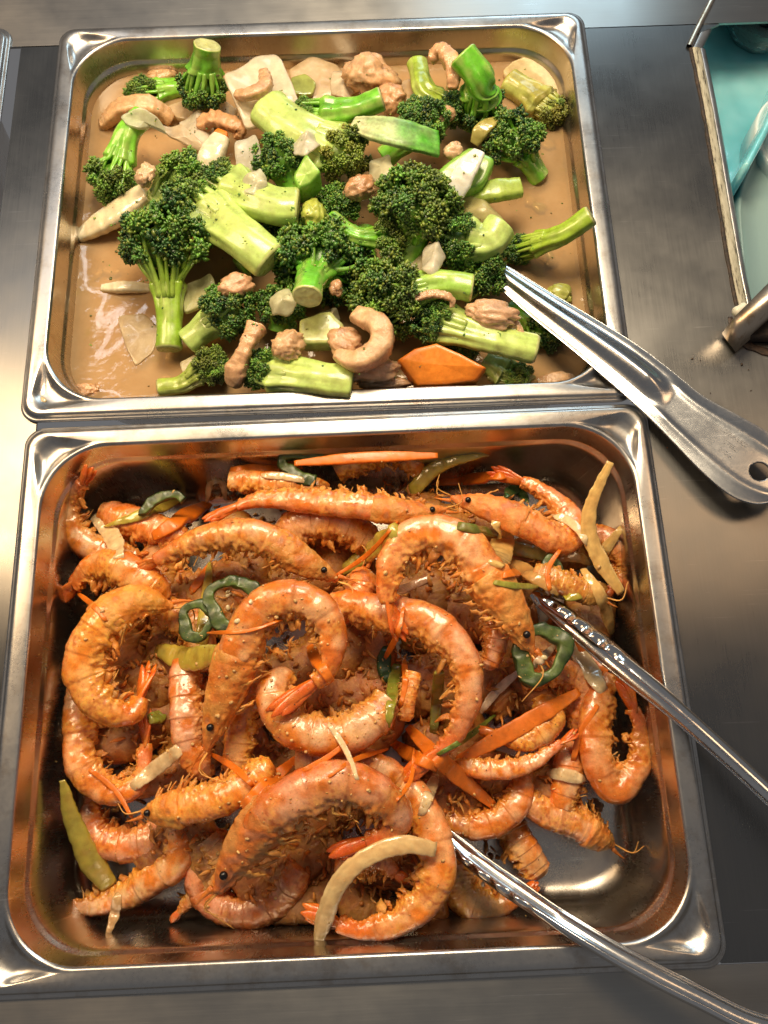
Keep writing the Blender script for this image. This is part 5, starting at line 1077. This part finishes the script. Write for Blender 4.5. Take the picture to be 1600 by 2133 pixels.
mb = MB(); C0 = at(1238, 1680, -64); v_ = I2V*(1+.4*noise(I2V, 2, 3)[:,None])*np.array([5,3.5,.6])+C0; mb.add(v_, q4(I2F), (.34,.17,.07)); tag(mb.build('crumb_patch', M['crust'], None, C0), 'brown crust patch stuck to the bare pan floor', 'crumb')
for (x, y, z_, sx, sy, lb_) in ((92,1990,-12,3.4,1.2,'tan crumb stuck to the front left wall of the shrimp pan'), (85,838,-3.2,3.4,2.2,'cream food chip in the front left corner of the broccoli pan rim')):
    C0 = at(x, y, z_); mb = MB(); v_ = I2V*(1+.3*noise(I2V, 2, 5)[:,None])*np.array([sx,sy,.9]); a_ = .9; v_ = np.c_[v_[:,0]*math.cos(a_)-v_[:,1]*math.sin(a_), v_[:,0]*math.sin(a_)+v_[:,1]*math.cos(a_), v_[:,2]]+C0
    mb.add(v_, q4(I2F), (.70,.58,.34)); tag(mb.build('crumb', M['pale'], None, C0), lb_, 'crumb')

# batter crumbs, pepper grains and seeds scattered over the shrimp, lying on whatever they fell on
bpy.context.view_layer.update(); DG = bpy.context.evaluated_depsgraph_get()
mb = MB()
for q in range(1300):
    x, y = random.gauss(690, 290), random.gauss(1440, 240)
    if not (60 < x < 1400 and 930 < y < 1960): continue
    h, nrm, ob = surf(x, y)
    if h is None or h[2] > 30 or ob is None or ob.name.split('.')[0] in ('rim', 'arm', 'handle'): continue
    kind = random.random(); s_ = random.uniform(.16, .42) if kind < .88 else random.uniform(.5, 1.1)
    if ob.name.split('.')[0] == 'basin' and kind > .3: continue
    cc = (.80,.46,.14) if kind < .45 else (.62,.20,.03) if kind < .68 else (.10,.035,.015) if kind < .76 else (.84,.52,.20)
    v_ = IV*np.array([random.uniform(.6,1.6), random.uniform(.6,1.4), random.uniform(.4,.9)])*s_; qd = unit(rng.normal(size=3)); v_ = v_-2*(v_ @ qd)[:,None]*qd
    mb.add(v_+h+nrm*s_*.3, q4(IF), np.asarray(cc)*random.uniform(.7,1.2))
tag(mb.build('batter_crumbs', M['crust'], None, at(690, 1440, -30)), 'batter crumbs and pepper grains scattered over the shrimp', 'crumbs', kind='stuff')
mb = MB()
for q in range(420):                              # loose broccoli buds on the stalks, leaves and meat
    x, y = random.gauss(660, 260), random.gauss(490, 180)
    if not (170 < x < 1210 and 120 < y < 800): continue
    h, nrm, ob = surf(x, y)
    if h is None or ob.name.split('.')[0] in ('rim', 'basin', 'handle', 'crown'): continue
    for r_ in range(random.choice((1, 1, 2, 4))):
        s_ = random.uniform(.22, .6); v_ = IV*np.array([random.uniform(.6,1.8), random.uniform(.6,1.4), .7])*s_
        mb.add(v_+h+nrm*s_*.3+rng.normal(size=3)*np.array([.8,.8,.1]), q4(IF), random.choice((DK*1.2, MD*.8, MD, (.30,.38,.06), (.16,.10,.03))))
tag(mb.build('broccoli_crumbs', M['crown'], None, at(660, 490, -15)), 'loose green broccoli buds scattered over the heap', 'crumbs', kind='stuff')
# pale bits hanging just under the sauce surface
mb = MB()
for q in range(70):
    x, y = random.uniform(165, 1205), random.uniform(170, 800); p = at(x, y, ZS-random.uniform(1.6, 3.6)); v_ = I1V*(1+.35*noise(I1V, 2, q)[:,None])*np.array([random.uniform(2,8), random.uniform(2,5), .9]); a_ = random.uniform(0, 3.1)
    v_ = np.c_[v_[:,0]*math.cos(a_)-v_[:,1]*math.sin(a_), v_[:,0]*math.sin(a_)+v_[:,1]*math.cos(a_), v_[:,2]]
    mb.add(v_+p, q4(I1F), random.choice(((.74,.62,.38),(.70,.52,.30),(.42,.46,.12),(.66,.40,.20))))
tag(mb.build('sunken_bits', M['pale'], None, at(680, 480, ZS-3)), 'pale vegetable bits dimly seen under the sauce', 'vegetables', kind='stuff')

# ragged bits of shell and crust that fill the gaps
mb = MB()
for q in range(2600):
    x, y = random.uniform(150, 1290), random.uniform(990, 1900)
    if ((x-690)/560)**2+((y-1440)/450)**2 > 1: continue
    h, nn, ob = surf(x, y)
    if ob is None: continue
    part_ = ob.name.split('.')[0]
    while ob.parent is not None: ob = ob.parent
    if not (ob.get('group') == 'buried shrimp' or part_ == 'basin'): continue
    a_ = random.uniform(0, 6.28); l_ = random.uniform(2, 7); dv = np.array([math.cos(a_), math.sin(a_), random.uniform(-.2, .7)]); sv = np.array([-math.sin(a_), math.cos(a_), 0])
    tubelet(mb, [h+nn*.3, h+nn*random.uniform(.6,2.2)+dv*l_*.5+sv*random.uniform(-1,1), h+nn*.5+dv*l_], random.uniform(.4,1.1), random.uniform(.1,.4), lerp(TAN, ORG, random.random())*random.uniform(.55,1.15), 6, 6, random.uniform(.3,.7), up=nn+.01, mid=random.uniform(.5,1.5))
tag(mb.build('shell_flakes', M['crust'], None, at(690, 1440, -45)), 'ragged shell and crust flakes in the gaps between the shrimp', 'flakes', kind='stuff')
# drop the buried shrimp that no gap shows, and say where each of the others lies
bpy.context.view_layer.update(); DG = bpy.context.evaluated_depsgraph_get()
hits = {}
for x in range(60, 1420, 7):
    for y in range(930, 1990, 7):
        h, nn, ob = surf(x, y)
        if ob is None: continue
        while ob.parent is not None: ob = ob.parent
        hits.setdefault(ob.name, []).append((x, y))
named = {n: np.mean(p, 0) for n, p in hits.items() if bpy.data.objects[n].get('group') != 'buried shrimp' and bpy.data.objects[n].get('category') not in (None, 'pan', 'crumbs', 'crumb', 'seeds', 'tongs') and bpy.data.objects[n].get('kind') is None and len(p) > 8}
taken = set()
for o in [o for o in list(col.objects) if o.get('group') == 'buried shrimp']:
    p = hits.get(o.name, [])
    if len(p) < 4:
        for ch in list(o.children): bpy.data.objects.remove(ch)
        bpy.data.objects.remove(o); continue
    c = np.mean(p, 0); order = sorted((n for n in named if n not in taken), key=lambda n: np.hypot(*(named[n]-c)))
    if order and np.hypot(*(named[order[0]]-c)) < 260:
        taken.add(order[0]); o['label'] = 'half buried shrimp under the '+' '.join(bpy.data.objects[order[0]]['label'].split()[:11])
